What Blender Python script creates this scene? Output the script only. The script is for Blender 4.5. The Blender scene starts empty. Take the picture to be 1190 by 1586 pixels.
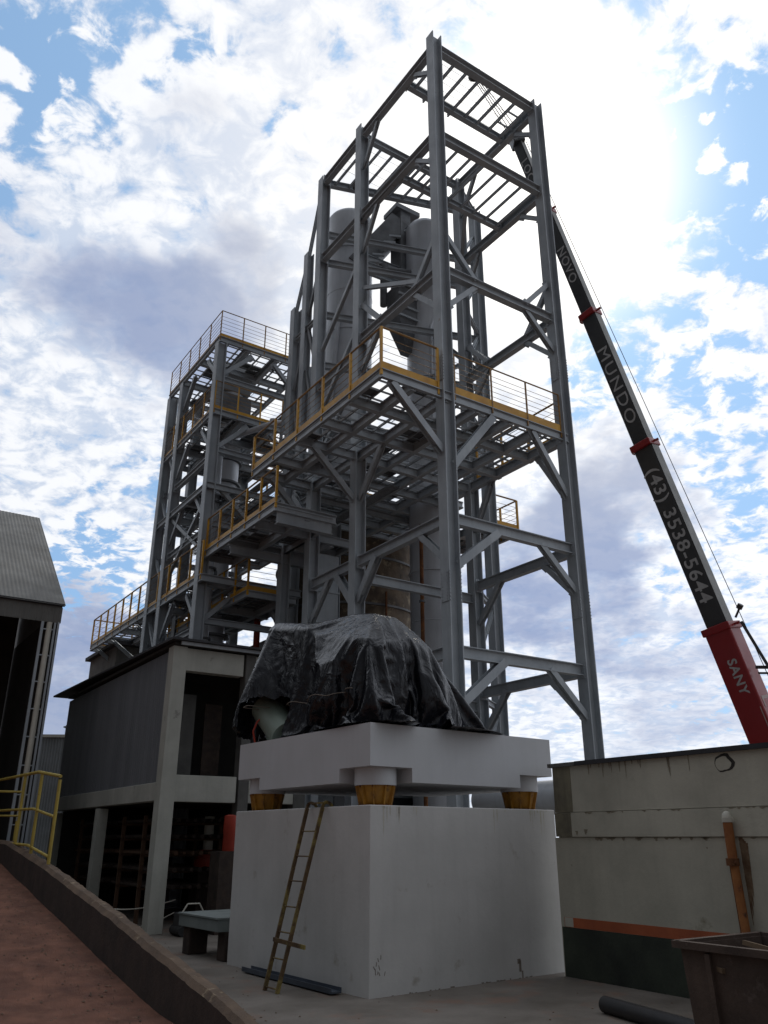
import bpy, bmesh, math, random
from mathutils import Vector, Matrix, Euler, noise
R = math.radians
random.seed(7)
sc = bpy.context.scene
COL = sc.collection

# ------------------------------------------------------------------ camera
cam_d = bpy.data.cameras.new('camera')
cam = bpy.data.objects.new('camera', cam_d); COL.objects.link(cam)
cam.location = (0, 0, 1.8)
cam.rotation_mode = 'XYZ'
cam.rotation_euler = (R(90 + 21.853), 0, 0)
cam_d.sensor_fit = 'VERTICAL'; cam_d.sensor_height = 36.0; cam_d.sensor_width = 27.0
cam_d.lens = 1260.4 / 1586 * 36
cam_d.clip_start = 0.05; cam_d.clip_end = 3000
sc.camera = cam

# ------------------------------------------------------------------ sky and sun
SUN = Vector((0.164, 0.712, 0.682)).normalized()
sun_el = math.asin(SUN.z); sun_az = math.atan2(SUN.x, SUN.y)
world = bpy.data.worlds.new('World'); sc.world = world; world.use_nodes = True
nt = world.node_tree; nt.nodes.clear()
def N(t, **k):
    n = nt.nodes.new(t)
    for a, b in k.items(): setattr(n, a, b)
    return n
def LK(a, b): nt.links.new(a, b)
def M_(op, a, b=None, c=None, clamp=False):
    n = N('ShaderNodeMath', operation=op, use_clamp=clamp)
    for i, x in enumerate((a, b, c)):
        if x is None: continue
        if isinstance(x, (int, float)): n.inputs[i].default_value = x
        else: LK(x, n.inputs[i])
    return n.outputs[0]
def VM(op, a, b=None):
    n = N('ShaderNodeVectorMath', operation=op)
    for i, x in enumerate((a, b)):
        if x is None: continue
        if isinstance(x, (tuple, list, Vector)): n.inputs[i].default_value = x
        else: LK(x, n.inputs[i])
    return n
def SS(x, a, b):
    n = N('ShaderNodeMapRange', interpolation_type='SMOOTHSTEP')
    LK(x, n.inputs[0]); n.inputs[1].default_value = a; n.inputs[2].default_value = b
    return n.outputs[0]
def MIX(f, a, b):
    n = N('ShaderNodeMix', data_type='RGBA')
    if isinstance(f, (int, float)): n.inputs[0].default_value = f
    else: LK(f, n.inputs[0])
    for i, x in ((6, a), (7, b)):
        if isinstance(x, tuple): n.inputs[i].default_value = x
        else: LK(x, n.inputs[i])
    return n.outputs[2]
tc = N('ShaderNodeTexCoord')
sky = N('ShaderNodeTexSky', sky_type='NISHITA', sun_disc=False)
sky.sun_elevation = sun_el; sky.sun_rotation = sun_az; sky.dust_density = 1.0; sky.ozone_density = 1.5
dirn = VM('NORMALIZE', tc.outputs['Generated']).outputs[0]
sep = N('ShaderNodeSeparateXYZ'); LK(dirn, sep.inputs[0])
zz = M_('ADD', M_('MAXIMUM', sep.outputs[2], 0.0), 0.22)
px = M_('DIVIDE', sep.outputs[0], zz); py = M_('DIVIDE', sep.outputs[1], zz)
cmb = N('ShaderNodeCombineXYZ'); LK(px, cmb.inputs[0]); LK(py, cmb.inputs[1])
def NOISE(scale, detail, rough, off=(0, 0, 0), dist=0.0, vec=None):
    n = N('ShaderNodeTexNoise'); n.inputs['Scale'].default_value = scale
    n.inputs['Detail'].default_value = detail; n.inputs['Roughness'].default_value = rough
    n.inputs['Distortion'].default_value = dist
    LK(VM('ADD', vec or cmb.outputs[0], off).outputs[0], n.inputs['Vector'])
    return n
# a slow warp so cloud patches get ragged, wind-drawn outlines
wn = NOISE(3.1, 5, 0.6, (4.2, 1.3, 0))
warp = VM('SCALE', VM('SUBTRACT', wn.outputs['Color'], (0.5, 0.5, 0.5)).outputs[0]); warp.inputs[3].default_value = 0.22
wd = VM('NORMALIZE', VM('ADD', dirn, warp.outputs[0]).outputs[0]).outputs[0]
def BLOB(d, rad, w=1.0):
    v = Vector(d).normalized()
    dp = VM('DOT_PRODUCT', wd, tuple(v)).outputs['Value']
    s = SS(dp, math.cos(rad * 1.25), math.cos(rad * 0.35))
    return M_('MULTIPLY', s, w)
def SUM(l):
    a = l[0]
    for b in l[1:]: a = M_('ADD', a, b)
    return a
gaps = SUM([BLOB((.12, .60, .79), .05, .5), BLOB((-.05, .63, .78), .05, .4), BLOB((.35, .66, .66), .06, .5), BLOB((.40, .92, .12), .07, .4), BLOB((-.36, .91, .27), .08, .5), BLOB((-.22, .62, .75), .05, .5), BLOB((-.30, .66, .69), .04, .4), BLOB((0.273, 0.67, 0.691), 0.075, 1.3), BLOB((-0.372, 0.612, 0.70), 0.075, .75), BLOB((-0.28, 0.60, 0.745), 0.07, .5), BLOB((-.33, .57, .76), .06, .4),
            BLOB((0.385, 0.62, 0.68), 0.08, .85), BLOB((0.35, 0.735, 0.57), 0.11, .6), BLOB((0.389, 0.808, 0.443), 0.10, .65),
            BLOB((0.254, 0.826, 0.504), 0.06, .7), BLOB((0.305, 0.586, 0.75), 0.09, .5), BLOB((-0.31, 0.925, 0.25), 0.12, .5),
            BLOB((0.385, 0.875, 0.29), 0.08, .5), BLOB((-0.116, 0.69, 0.70), 0.04, .55), BLOB((-0.28, .87, .42), .07, .55),
            BLOB((-0.40, 0.66, 0.60), 0.08, .5), BLOB((0.42, 0.66, 0.62), 0.08, .5), BLOB((-.20, .57, .80), .07, .4), BLOB((.03, .60, .80), .05, .35), BLOB((.40, .90, .16), .08, .3)])
darks = SUM([BLOB((-0.28, 0.79, 0.545), 0.10, .62), BLOB((-0.165, 0.785, 0.60), 0.075, .68), BLOB((-0.24, 0.80, 0.55), 0.07, .25),
             BLOB((0.215, 0.925, 0.30), 0.11, .75), BLOB((0.27, 0.886, 0.36), 0.085, .5), BLOB((0.10, 0.955, 0.27), 0.09, .5), BLOB((.245, .87, .41), .05, .3), BLOB((.31, .85, .43), .035, .35),
             BLOB((-0.37, 0.91, 0.17), 0.12, .6), BLOB((-0.33, 0.93, 0.12), 0.10, .35), BLOB((-0.20, 0.68, 0.71), 0.06, .3), BLOB((-0.05, .6, .79), .06, .25),
             BLOB((0.40, 0.93, 0.10), 0.14, .35), BLOB((0.2, 0.97, 0.1), 0.14, .3), BLOB((.35, .92, .2), .1, .2),
             BLOB((-.38, .70, .60), .10, .25), BLOB((.42, .8, .42), .08, .2)])
n1 = NOISE(2.6, 8, 0.62, (1.7, 8.1, 0), 0.25)
n2 = NOISE(1.9, 8, 0.6, (11.7, 3.1, 0), 0.3)
n3 = NOISE(9.5, 9, 0.60, (2.2, 5.5, 0), 0.35)
n4 = NOISE(21.0, 6, 0.6, (6.2, 1.5, 0), 0.4)
cov = SUM([M_('MULTIPLY', n1.outputs[0], 0.45), M_('MULTIPLY', n3.outputs[0], 0.62), M_('MULTIPLY', n4.outputs[0], 0.30), M_('MULTIPLY', darks, 0.10)])
cov = M_('SUBTRACT', cov, M_('MULTIPLY', gaps, 0.135))
cov = M_('ADD', cov, M_('MULTIPLY', M_('SUBTRACT', n4.outputs[0], 0.5), M_('MULTIPLY', gaps, 0.55)))
mask = SS(cov, 0.50, 0.63)
dsum = SUM([darks, M_('MULTIPLY', M_('SUBTRACT', n2.outputs[0], 0.5), 1.6), M_('MULTIPLY', M_('SUBTRACT', n3.outputs[0], 0.5), 0.9), M_('MULTIPLY', M_('SUBTRACT', n4.outputs[0], 0.5), 0.35)])
dark = SS(dsum, 0.12, 1.05)
sd = VM('DOT_PRODUCT', dirn, tuple(SUN)).outputs['Value']
glow = SS(sd, 0.88, 1.0)
core = M_('POWER', SS(sd, 0.968, 1.0), 2.4)
mott = SUM([M_('MULTIPLY', n3.outputs[0], 0.55), M_('MULTIPLY', n4.outputs[0], 0.75)])
mott = SS(mott, 0.74, 0.54)
white = MIX(glow, (10.2, 10.4, 10.8, 1), (10.6, 10.6, 10.6, 1))
tint = MIX(glow, (5.2, 6.3, 8.2, 1), (7.9, 8.3, 9.2, 1))
white = MIX(M_('MULTIPLY', mott, 0.75), white, tint)
grey = MIX(glow, (2.6, 3.4, 5.6, 1), (5.4, 5.7, 6.6, 1))
dark = M_('MULTIPLY', dark, SS(dsum, 0.0, 0.5))
cl = MIX(M_('MULTIPLY', dark, 0.86), white, grey)
skc = VM('MULTIPLY', sky.outputs[0], (0.80, 1.1, 1.35)).outputs[0]
skm = MIX(0.75, skc, (3.3, 5.4, 8.3, 1))
allc = MIX(mask, skm, cl)
hz = SS(sep.outputs[2], 0.20, -0.02)
allc = MIX(M_('MULTIPLY', hz, 0.5), allc, (7.0, 7.6, 8.6, 1))
allc = MIX(core, allc, (15, 14.7, 14.2, 1))
# sky dimmed away from the sun, more at left, to darken viewer-side faces
back = M_('ADD', M_('MULTIPLY', SS(sd, -0.1, 0.76), 0.785), M_('ADD', 0.215, M_('MULTIPLY', sep.outputs[0], 0.15)))
fin = VM('SCALE', allc); LK(back, fin.inputs[3])
bg = N('ShaderNodeBackground'); LK(fin.outputs[0], bg.inputs[0]); bg.inputs[1].default_value = 0.1
wo = N('ShaderNodeOutputWorld'); LK(bg.outputs[0], wo.inputs[0])
world.cycles.sampling_method = 'MANUAL'; world.cycles.sample_map_resolution = 1024

sl = bpy.data.lights.new('sun', 'SUN'); sl.energy = 0.7; sl.angle = R(10); sl.color = (1.0, 0.95, 0.86)
so = bpy.data.objects.new('sun', sl); COL.objects.link(so)
so.rotation_euler = SUN.to_track_quat('Z', 'Y').to_euler(); so.location = SUN * 100

sc.view_settings.view_transform = 'Standard'; sc.view_settings.look = 'None'
sc.view_settings.exposure = 0.0; sc.view_settings.gamma = 1.0
sc.view_settings.use_curve_mapping = False

# ------------------------------------------------------------------ materials
MATS = {}
def mat(name, col, rough=0.7, metal=0.0, col2=None, scale=3.0, amt=0.5, bump=0.0, bscale=30.0, streak=0.0, col3=None, c3=(0.62, 0.72), sc3=1.2, spec=0.5, stretch=None):
    m = bpy.data.materials.new(name); m.use_nodes = True
    t = m.node_tree; b = t.nodes['Principled BSDF']
    b.inputs['Roughness'].default_value = rough; b.inputs['Metallic'].default_value = metal
    b.inputs['Specular IOR Level'].default_value = spec
    b.inputs['Base Color'].default_value = (*col, 1)
    tcn = t.nodes.new('ShaderNodeTexCoord'); src = tcn.outputs['Object']
    if stretch:
        mp = t.nodes.new('ShaderNodeMapping'); mp.inputs['Scale'].default_value = stretch
        t.links.new(src, mp.inputs['Vector']); src2 = mp.outputs[0]
    else: src2 = src
    last = None
    def mixn(fac, a, bb):
        x = t.nodes.new('ShaderNodeMix'); x.data_type = 'RGBA'
        t.links.new(fac, x.inputs[0])
        if isinstance(a, tuple): x.inputs[6].default_value = (*a, 1)
        else: t.links.new(a, x.inputs[6])
        x.inputs[7].default_value = (*bb, 1)
        return x.outputs[2]
    def nz(sc_, det, vec, ro=0.6):
        n = t.nodes.new('ShaderNodeTexNoise'); n.inputs['Scale'].default_value = sc_; n.inputs['Detail'].default_value = det
        n.inputs['Roughness'].default_value = ro; t.links.new(vec, n.inputs['Vector']); return n.outputs[0]
    def ramp(v, a, bb, top=1.0):
        r = t.nodes.new('ShaderNodeMapRange'); r.inputs[1].default_value = a; r.inputs[2].default_value = bb; r.inputs[4].default_value = top
        t.links.new(v, r.inputs[0]); return r.outputs[0]
    if col2:
        last = mixn(ramp(nz(scale, 6, src2), 0.35, 0.68, amt), col, col2)
    if streak:
        mp = t.nodes.new('ShaderNodeMapping'); mp.inputs['Scale'].default_value = (5, 5, 0.35)
        t.links.new(src, mp.inputs['Vector'])
        dk = tuple(c * 0.55 for c in col)
        last = mixn(ramp(nz(1.6, 5, mp.outputs[0]), 0.5, 0.8, streak), last if last is not None else col, dk)
    if col3:
        last = mixn(ramp(nz(sc3, 7, src2, 0.65), c3[0], c3[1]), last if last is not None else col, col3)
    if last is not None: t.links.new(last, b.inputs['Base Color'])
    if bump:
        bp = t.nodes.new('ShaderNodeBump'); bp.inputs['Strength'].default_value = bump; bp.inputs['Distance'].default_value = 0.02
        t.links.new(nz(bscale, 6, src2), bp.inputs['Height']); t.links.new(bp.outputs[0], b.inputs['Normal'])
    rr = ramp(nz(scale * 2.3, 4, src2), 0.3, 0.7, 0.16)
    ad = t.nodes.new('ShaderNodeMath'); ad.operation = 'ADD'; ad.inputs[1].default_value = rough - 0.08
    t.links.new(rr, ad.inputs[0]); t.links.new(ad.outputs[0], b.inputs['Roughness'])
    MATS[name] = m; return m

mat('steel', (.42, .455, .48), .5, .1, (.31, .34, .37), 1.1, 1.0, .10, 60, .45, (.24, .20, .165), (.69, .76), 2.6)
mat('steel_dark', (.27, .285, .30), .55, .1, (.18, .19, .20), 1.6, .7, .1, 60, .3)
mat('grating', (.16, .165, .17), .7, .3, (.09, .095, .10), 2.5, .8)
mat('yellow', (.72, .39, .03), .5, 0, (.44, .21, .025), 2.5, .9, .1, 40, .45)
mat('rail_yellow', (.50, .38, .07), .55, 0, (.34, .25, .05), 3, .9, .1, 40, .3, (.16, .09, .04), (.64, .7), 9)
mat('mount_paint', (.50, .25, .03), .55, 0, (.30, .14, .025), 6, 1.0, .15, 40, 0, (.12, .06, .02), (.58, .68), 8)
mat('rail_paint', (.42, .22, .05), .55, 0, (.20, .13, .07), 3, .9)
mat('white_paint', (.60, .61, .63), .75, 0, (.52, .53, .53), .7, .8, .06, 9, .12, (.33, .31, .26), (.70, .82), 1.1)
mat('white_conc', (.60, .59, .57), .8, 0, (.49, .485, .465), .75, 1.0, .14, 14, .16, (.26, .22, .16), (.62, .80), 2.2)
mat('silver', (.56, .58, .61), .45, .25, (.42, .44, .47), .7, .9, .05, 4, .35)
mat('duct', (.19, .20, .21), .6, .3, (.10, .10, .105), 2, .9, .1, 20, .3)
mat('rust_tank', (.17, .125, .08), .75, .1, (.05, .038, .028), 2.2, 1.0, .35, 9, .7, (.34, .28, .18), (.56, .72), 3.2)
mat('conc', (.46, .46, .41), .9, 0, (.34, .34, .30), 1.1, 1.0, .2, 22, .35, (.10, .095, .085), (.63, .75), 2.0)
mat('wall_conc', (.55, .53, .44), .9, 0, (.39, .375, .31), .9, 1.0, .2, 22, .25, (.20, .17, .11), (.66, .78), 1.6)
mat('stain', (.22, .19, .14), .9, 0, (.30, .27, .20), 9, .9)
mat('rust_stain', (.13, .075, .04), .9, 0, (.26, .19, .12), 7, 1.0)
mat('damp', (.15, .135, .10), .9, 0, (.24, .22, .15), 3.5, 1.0, .2, 20, .5)
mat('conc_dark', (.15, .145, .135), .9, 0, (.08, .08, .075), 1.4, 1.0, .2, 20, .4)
mat('floor', (.20, .175, .15), .9, 0, (.115, .098, .08), 1.0, 1.0, .3, 25, 0, (.20, .125, .09), (.54, .70), 1.3)
mat('soil', (.17, .115, .08), .95, 0, (.11, .075, .055), .7, 1.0, .5, 20)
mat('ramp_red', (.24, .108, .068), .95, 0, (.12, .052, .034), 2.6, 1.0, .9, 70, 0, (.25, .135, .09), (.60, .72), 3.0)
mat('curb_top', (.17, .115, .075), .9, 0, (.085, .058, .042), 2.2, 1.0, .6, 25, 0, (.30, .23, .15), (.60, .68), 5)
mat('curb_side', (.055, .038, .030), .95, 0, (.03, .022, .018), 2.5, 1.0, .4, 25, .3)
mat('clad', (.19, .20, .215), .7, .1, (.135, .142, .155), .9, 1.0, .15, 10, .4, (.22, .23, .245), (.60, .75), .9, stretch=(2, 2, .25))
mat('shed_metal', (.17, .165, .15), .6, .3, (.12, .117, .108), .8, 1.0, .05, 8, .4)
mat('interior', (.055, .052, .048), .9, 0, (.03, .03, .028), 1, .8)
mat('roof_dark', (.045, .045, .05), .8, .1, (.03, .03, .033), 2, .8)
mat('wall_green', (.055, .068, .048), .85, 0, (.022, .026, .022), 1.2, 1.0, .2, 18, .3, (.10, .10, .085), (.68, .74), 3)
mat('orange', (.50, .13, .05), .75, 0, (.33, .085, .035), 2, .9, .1, 25, .2)
mat('rack_steel', (.13, .07, .04), .85, .1, (.035, .022, .016), 4)
mat('rust', (.24, .095, .03), .85, .1, (.10, .04, .018), 4, 1.0, .35, 25, 0, (.42, .20, .06), (.6, .7), 6)
mat('pipe_orange', (.42, .17, .05), .7, .1, (.24, .08, .025), 3, 1.0, .2, 25, 0, (.09, .04, .02), (.6, .68), 6)
mat('pvc', (.62, .60, .52), .5, 0, (.45, .42, .35), 3, .6)
mat('skip', (.12, .083, .066), .75, .3, (.06, .042, .034), 2.2, 1.0, .4, 14, .4, (.17, .13, .115), (.6, .72), 2.6)
mat('black_pipe', (.020, .020, .024), .45, 0, (.03, .028, .026), 3, .7)
mat('timber', (.20, .135, .08), .85, 0, (.12, .08, .05), 5, .9)
mat('dark_timber', (.06, .04, .03), .85, 0, (.02, .014, .012), 4, .9, .3, 20)
mat('crane_red', (.29, .018, .022), .35, 0, (.30, .014, .014), .8, .8, 0, 10, .25)
mat('crane_black', (.040, .042, .045), .38, 0, (.065, .066, .066), .9, .7, 0, 10, .2)
mat('crane_grey', (.24, .24, .22), .5, .1, (.16, .16, .15), 1.2, .8, 0, 10, .3)
mat('letter', (.52, .52, .52), .6, 0, (.38, .38, .38), 4, .9)
mat('letter_red', (.50, .40, .38), .6, 0, (.42, .30, .28), 3, .5)
mat('cable', (.05, .045, .045), .6)
mat('tyre', (.02, .02, .02), .8)
mat('green_paint', (.24, .30, .25), .5, 0, (.17, .21, .17), 2, .6)
mat('red_drum', (.45, .05, .025), .5, 0, (.30, .035, .02), 2, .8)
mat('table_pale', (.22, .25, .24), .7, 0, (.15, .17, .165), 2, .8)
mat('far_metal', (.22, .24, .25), .7, .1, (.16, .175, .18), 1, .9)
mat('ladder_rust', (.14, .085, .035), .7, .1, (.07, .040, .02), 7, 1.0, .3, 40, 0, (.27, .21, .06), (.5, .62), 3)
mat('channel', (.10, .12, .15), .5, .4, (.06, .07, .09), 3, .8)
mat('scratch', (.20, .17, .14), .9)
mat('yellowed', (.47, .44, .35), .85, 0, (.56, .54, .49), 8, 1.0)
mat('dark_glass', (.02, .022, .025), .15)
mat('hole_shade', (.05, .047, .042), .95, 0, (.03, .028, .025), 8, .9, .5, 40)
# black plastic sheet
tm = mat('tarp', (.006, .0065, .010), .26, 0, (.010, .0105, .016), 1.5, .8, 0, 10)
t = tm.node_tree; b = t.nodes['Principled BSDF']; c_ = t.nodes.new('ShaderNodeTexCoord')
hs = None
for s_, w_ in ((3.0, .8), (7, .16)):
    mp = t.nodes.new('ShaderNodeMapping'); mp.inputs['Scale'].default_value = (1.5, 1.0, .75); mp.inputs['Rotation'].default_value = (.3, .5, .2 * s_)
    t.links.new(c_.outputs['Object'], mp.inputs[0])
    n = t.nodes.new('ShaderNodeTexNoise'); n.inputs['Scale'].default_value = s_; n.inputs['Detail'].default_value = 3; n.inputs['Distortion'].default_value = 1.4
    t.links.new(mp.outputs[0], n.inputs['Vector'])
    a = t.nodes.new('ShaderNodeMath'); a.operation = 'SUBTRACT'; a.inputs[1].default_value = .5; t.links.new(n.outputs[0], a.inputs[0])
    ab = t.nodes.new('ShaderNodeMath'); ab.operation = 'ABSOLUTE'; t.links.new(a.outputs[0], ab.inputs[0])
    ml = t.nodes.new('ShaderNodeMath'); ml.operation = 'MULTIPLY'; ml.inputs[1].default_value = -w_; t.links.new(ab.outputs[0], ml.inputs[0])
    if hs is None: hs = ml.outputs[0]
    else:
        ad = t.nodes.new('ShaderNodeMath'); ad.operation = 'ADD'; t.links.new(hs, ad.inputs[0]); t.links.new(ml.outputs[0], ad.inputs[1]); hs = ad.outputs[0]
bp = t.nodes.new('ShaderNodeBump'); bp.inputs['Strength'].default_value = .8; bp.inputs['Distance'].default_value = .075
t.links.new(hs, bp.inputs['Height']); t.links.new(bp.outputs[0], b.inputs['Normal'])

# ------------------------------------------------------------------ mesh builder
class MB:
    def __init__(s): s.v = []; s.f = []
    def add(s, vs, fs):
        o = len(s.v); s.v += [tuple(x) for x in vs]; s.f += [tuple(i + o for i in f) for f in fs]; return s
    def box(s, x0, x1, y0, y1, z0, z1):
        return s.add([(x0, y0, z0), (x1, y0, z0), (x1, y1, z0), (x0, y1, z0), (x0, y0, z1), (x1, y0, z1), (x1, y1, z1), (x0, y1, z1)],
                     [(0, 3, 2, 1), (4, 5, 6, 7), (0, 1, 5, 4), (1, 2, 6, 5), (2, 3, 7, 6), (3, 0, 4, 7)])
    def frame(s, p, q, up=(0, 0, 1)):
        p = Vector(p); q = Vector(q); d = (q - p); L = d.length; d.normalize(); up = Vector(up)
        if abs(d.dot(up)) > .99: up = Vector((0, 1, 0)) if abs(d.y) < .9 else Vector((1, 0, 0))
        x = d.cross(up).normalized(); z = x.cross(d).normalized()
        return p, d, x, z, L
    def bar(s, p, q, w, h, up=(0, 0, 1), ox=0, oz=0):
        p, d, x, z, L = s.frame(p, q, up); vs = []
        for t_ in (0, L):
            for a, b in ((-1, -1), (1, -1), (1, 1), (-1, 1)):
                vs.append(p + d * t_ + x * (ox + a * w / 2) + z * (oz + b * h / 2))
        return s.add(vs, [(0, 1, 2, 3), (7, 6, 5, 4), (0, 4, 5, 1), (1, 5, 6, 2), (2, 6, 7, 3), (3, 7, 4, 0)])
    def ibeam(s, p, q, w=.18, h=.28, tf=.022, tw=.016, up=(0, 0, 1)):
        s.bar(p, q, w, tf, up, 0, h / 2 - tf / 2); s.bar(p, q, w, tf, up, 0, -h / 2 + tf / 2)
        return s.bar(p, q, tw, h - 2 * tf, up)
    def tube(s, p, q, r, n=10, r2=None, cap=True):
        p, d, x, z, L = s.frame(p, q); vs = []
        for t_, rr in ((0, r), (L, r if r2 is None else r2)):
            for i in range(n):
                a = 2 * math.pi * i / n; vs.append(p + d * t_ + (x * math.cos(a) + z * math.sin(a)) * rr)
        fs = [(i, (i + 1) % n, n + (i + 1) % n, n + i) for i in range(n)]
        if cap: fs += [tuple(range(n))[::-1], tuple(range(n, 2 * n))]
        return s.add(vs, fs)
    def path(s, pts, r, n=6):
        for a, b in zip(pts, pts[1:]): s.tube(a, b, r, n)
        return s
    def lathe(s, prof, n=40, c=(0, 0)):
        vs = []; fs = []
        for r, z in prof:
            for i in range(n):
                a = 2 * math.pi * i / n; vs.append((c[0] + r * math.cos(a), c[1] + r * math.sin(a), z))
        m = len(prof)
        for k in range(m - 1):
            for i in range(n):
                j = (i + 1) % n; fs.append((k * n + i, k * n + j, (k + 1) * n + j, (k + 1) * n + i))
        fs.append(tuple(range(n))[::-1]); fs.append(tuple((m - 1) * n + i for i in range(n)))
        return s.add(vs, fs)
    def prism(s, pts, z0, z1):
        n = len(pts); vs = [(x, y, z0) for x, y in pts] + [(x, y, z1) for x, y in pts]
        return s.add(vs, [tuple(range(n))[::-1], tuple(range(n, 2 * n))] + [(i, (i + 1) % n, n + (i + 1) % n, n + i) for i in range(n)])
    def build(s, name, m, parent=None, smooth=False, bevel=0):
        me = bpy.data.meshes.new(name); me.from_pydata(s.v, [], s.f)
        bm = bmesh.new(); bm.from_mesh(me); bmesh.ops.recalc_face_normals(bm, faces=bm.faces)
        if bevel:
            es = [e for e in bm.edges if len(e.link_faces) == 2 and e.calc_face_angle(0) > .5]
            bmesh.ops.bevel(bm, geom=es, offset=bevel, segments=2, profile=.5, affect='EDGES')
        bm.to_mesh(me); bm.free()
        me.materials.append(MATS[m] if isinstance(m, str) else m)
        if smooth:
            for p in me.polygons: p.use_smooth = True
            me.set_sharp_from_angle(angle=R(38))
        o = bpy.data.objects.new(name, me); COL.objects.link(o)
        if parent: o.parent = parent
        return o
def tag(o, label=None, cat=None, group=None, kind=None):
    for k, v in (('label', label), ('category', cat), ('group', group), ('kind', kind)):
        if v: o[k] = v
    return o
def empty(name, loc=(0, 0, 0), rz=0, label=None, cat=None, group=None):
    o = bpy.data.objects.new(name, None); COL.objects.link(o); o.location = loc; o.rotation_euler = (0, 0, rz)
    o.empty_display_size = .2
    return tag(o, label, cat, group)
def text_mesh(s, size, m, parent, matrix, name='lettering', bold=.02, space=1.0, sx=1.0):
    cu = bpy.data.curves.new(name, 'FONT'); cu.body = s; cu.size = size; cu.align_x = 'CENTER'; cu.align_y = 'CENTER'
    cu.extrude = .004; cu.offset = bold * size; cu.space_character = space; cu.resolution_u = 3
    to = bpy.data.objects.new('tmp', cu); COL.objects.link(to)
    dg = bpy.context.evaluated_depsgraph_get(); me = bpy.data.meshes.new_from_object(to.evaluated_get(dg))
    bpy.data.objects.remove(to)
    me.name = name; me.transform(Matrix.Diagonal((sx, 1, 1, 1))); me.materials.clear(); me.materials.append(MATS[m])
    o = bpy.data.objects.new(name, me); COL.objects.link(o); o.parent = parent; o.matrix_local = matrix
    return o

# plant grid frame: u runs to the right and away, v runs to the left and away
TO = (1.5017, 17.5, 0); TR = R(90 - 56.16)
UX, UY = math.cos(TR), math.sin(TR)
def W(u, v, z=0): return Vector((TO[0] + u * UX - v * UY, TO[1] + u * UY + v * UX, z))
PO = (-.184, 11.29, 0); PR = R(90 - 52.644)
W2, L1, L2 = 4.12, 4.0, 6.56

# ------------------------------------------------------------------ ground
g = MB(); g.box(-900, 900, -300, 1500, -.55, -.05)
tag(g.build('ground', 'soil'), kind='structure')
p = MB(); p.box(-6.98, 14, -24, 45, -.045, 0)
o = p.build('yard_floor', 'floor'); o.location = TO; o.rotation_euler.z = TR; tag(o, kind='structure')
# ramp of red earth rising away to the left
p = MB(); us = [-22 + 14.8 * i / 30 for i in range(31)]; vsn = [-24, -14, -9, -6, -5, -4.4, -4, -3.6, -3, -2, -1, 0, 1, 2, 3, 4, 5, 6, 7, 7.6, 8.5, 10, 14, 30, 60]
def ramp_z(v): return -.03 if v < -4.2 else min(1.42, max(-.03, .53 + .129 * (v - .85)))
vs = []; fs = []
for j, v in enumerate(vsn):
    for i, u in enumerate(us):
        vs.append((u, v, ramp_z(v) + .03 * noise.noise(Vector((u * .9, v * .9, 0)))))
for j in range(len(vsn) - 1):
    for i in range(30):
        a = j * 31 + i; fs.append((a, a + 1, a + 32, a + 31))
p.add(vs, fs); o = p.build('ramp', 'ramp_red', smooth=True); o.location = TO; o.rotation_euler.z = TR; tag(o, kind='structure')
# curb wall along the ramp, cast concrete with a worn top
ct = MB(); cs = MB(); n = 320; A = []
for i in range(n + 1):
    v = -12 + 22 * i / n
    kn = ((-12, .02), (-7, .04), (-5.7, .20), (-5.0, .33), (-2.85, .62), (-1.4, .83), (.5, 1.06), (2.8, 1.35), (6.6, 1.74), (10.1, 1.80))
    for (a0, b0), (a1, b1) in zip(kn, kn[1:]):
        if a0 <= v <= a1: z = b0 + (b1 - b0) * (v - a0) / (a1 - a0)
    j1 = .010 * noise.noise(Vector((v * 2.6, 3, 0))) + .008 * noise.noise(Vector((v * 11, 3, 0))); j2 = .035 * noise.noise(Vector((v * 1.6, 9, 0))) + .014 * noise.noise(Vector((v * 10, 9, 0)))
    A.append((v, z + j1 * .6, j1, j2))
vs = []; fs = []
for v, z, a, b_ in A: vs += [(-7.22 + a, v, z - .06), (-7.17 + a, v, z), (-7.05 + b_, v, z + .4 * a), (-6.99 + b_, v, z - .07)]
for i in range(n):
    for k in range(3): fs.append((4 * i + k, 4 * i + k + 1, 4 * i + k + 5, 4 * i + k + 4))
ct.add(vs, fs)
vs = []; fs = []
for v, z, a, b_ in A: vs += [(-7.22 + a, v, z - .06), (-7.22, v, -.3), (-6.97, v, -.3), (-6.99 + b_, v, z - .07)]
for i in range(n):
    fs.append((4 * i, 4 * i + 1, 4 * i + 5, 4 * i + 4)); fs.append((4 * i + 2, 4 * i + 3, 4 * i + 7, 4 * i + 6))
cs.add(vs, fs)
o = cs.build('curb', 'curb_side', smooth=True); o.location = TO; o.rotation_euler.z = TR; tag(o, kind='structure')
tag(ct.build('curb_coping', 'curb_top', o, smooth=True))

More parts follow.
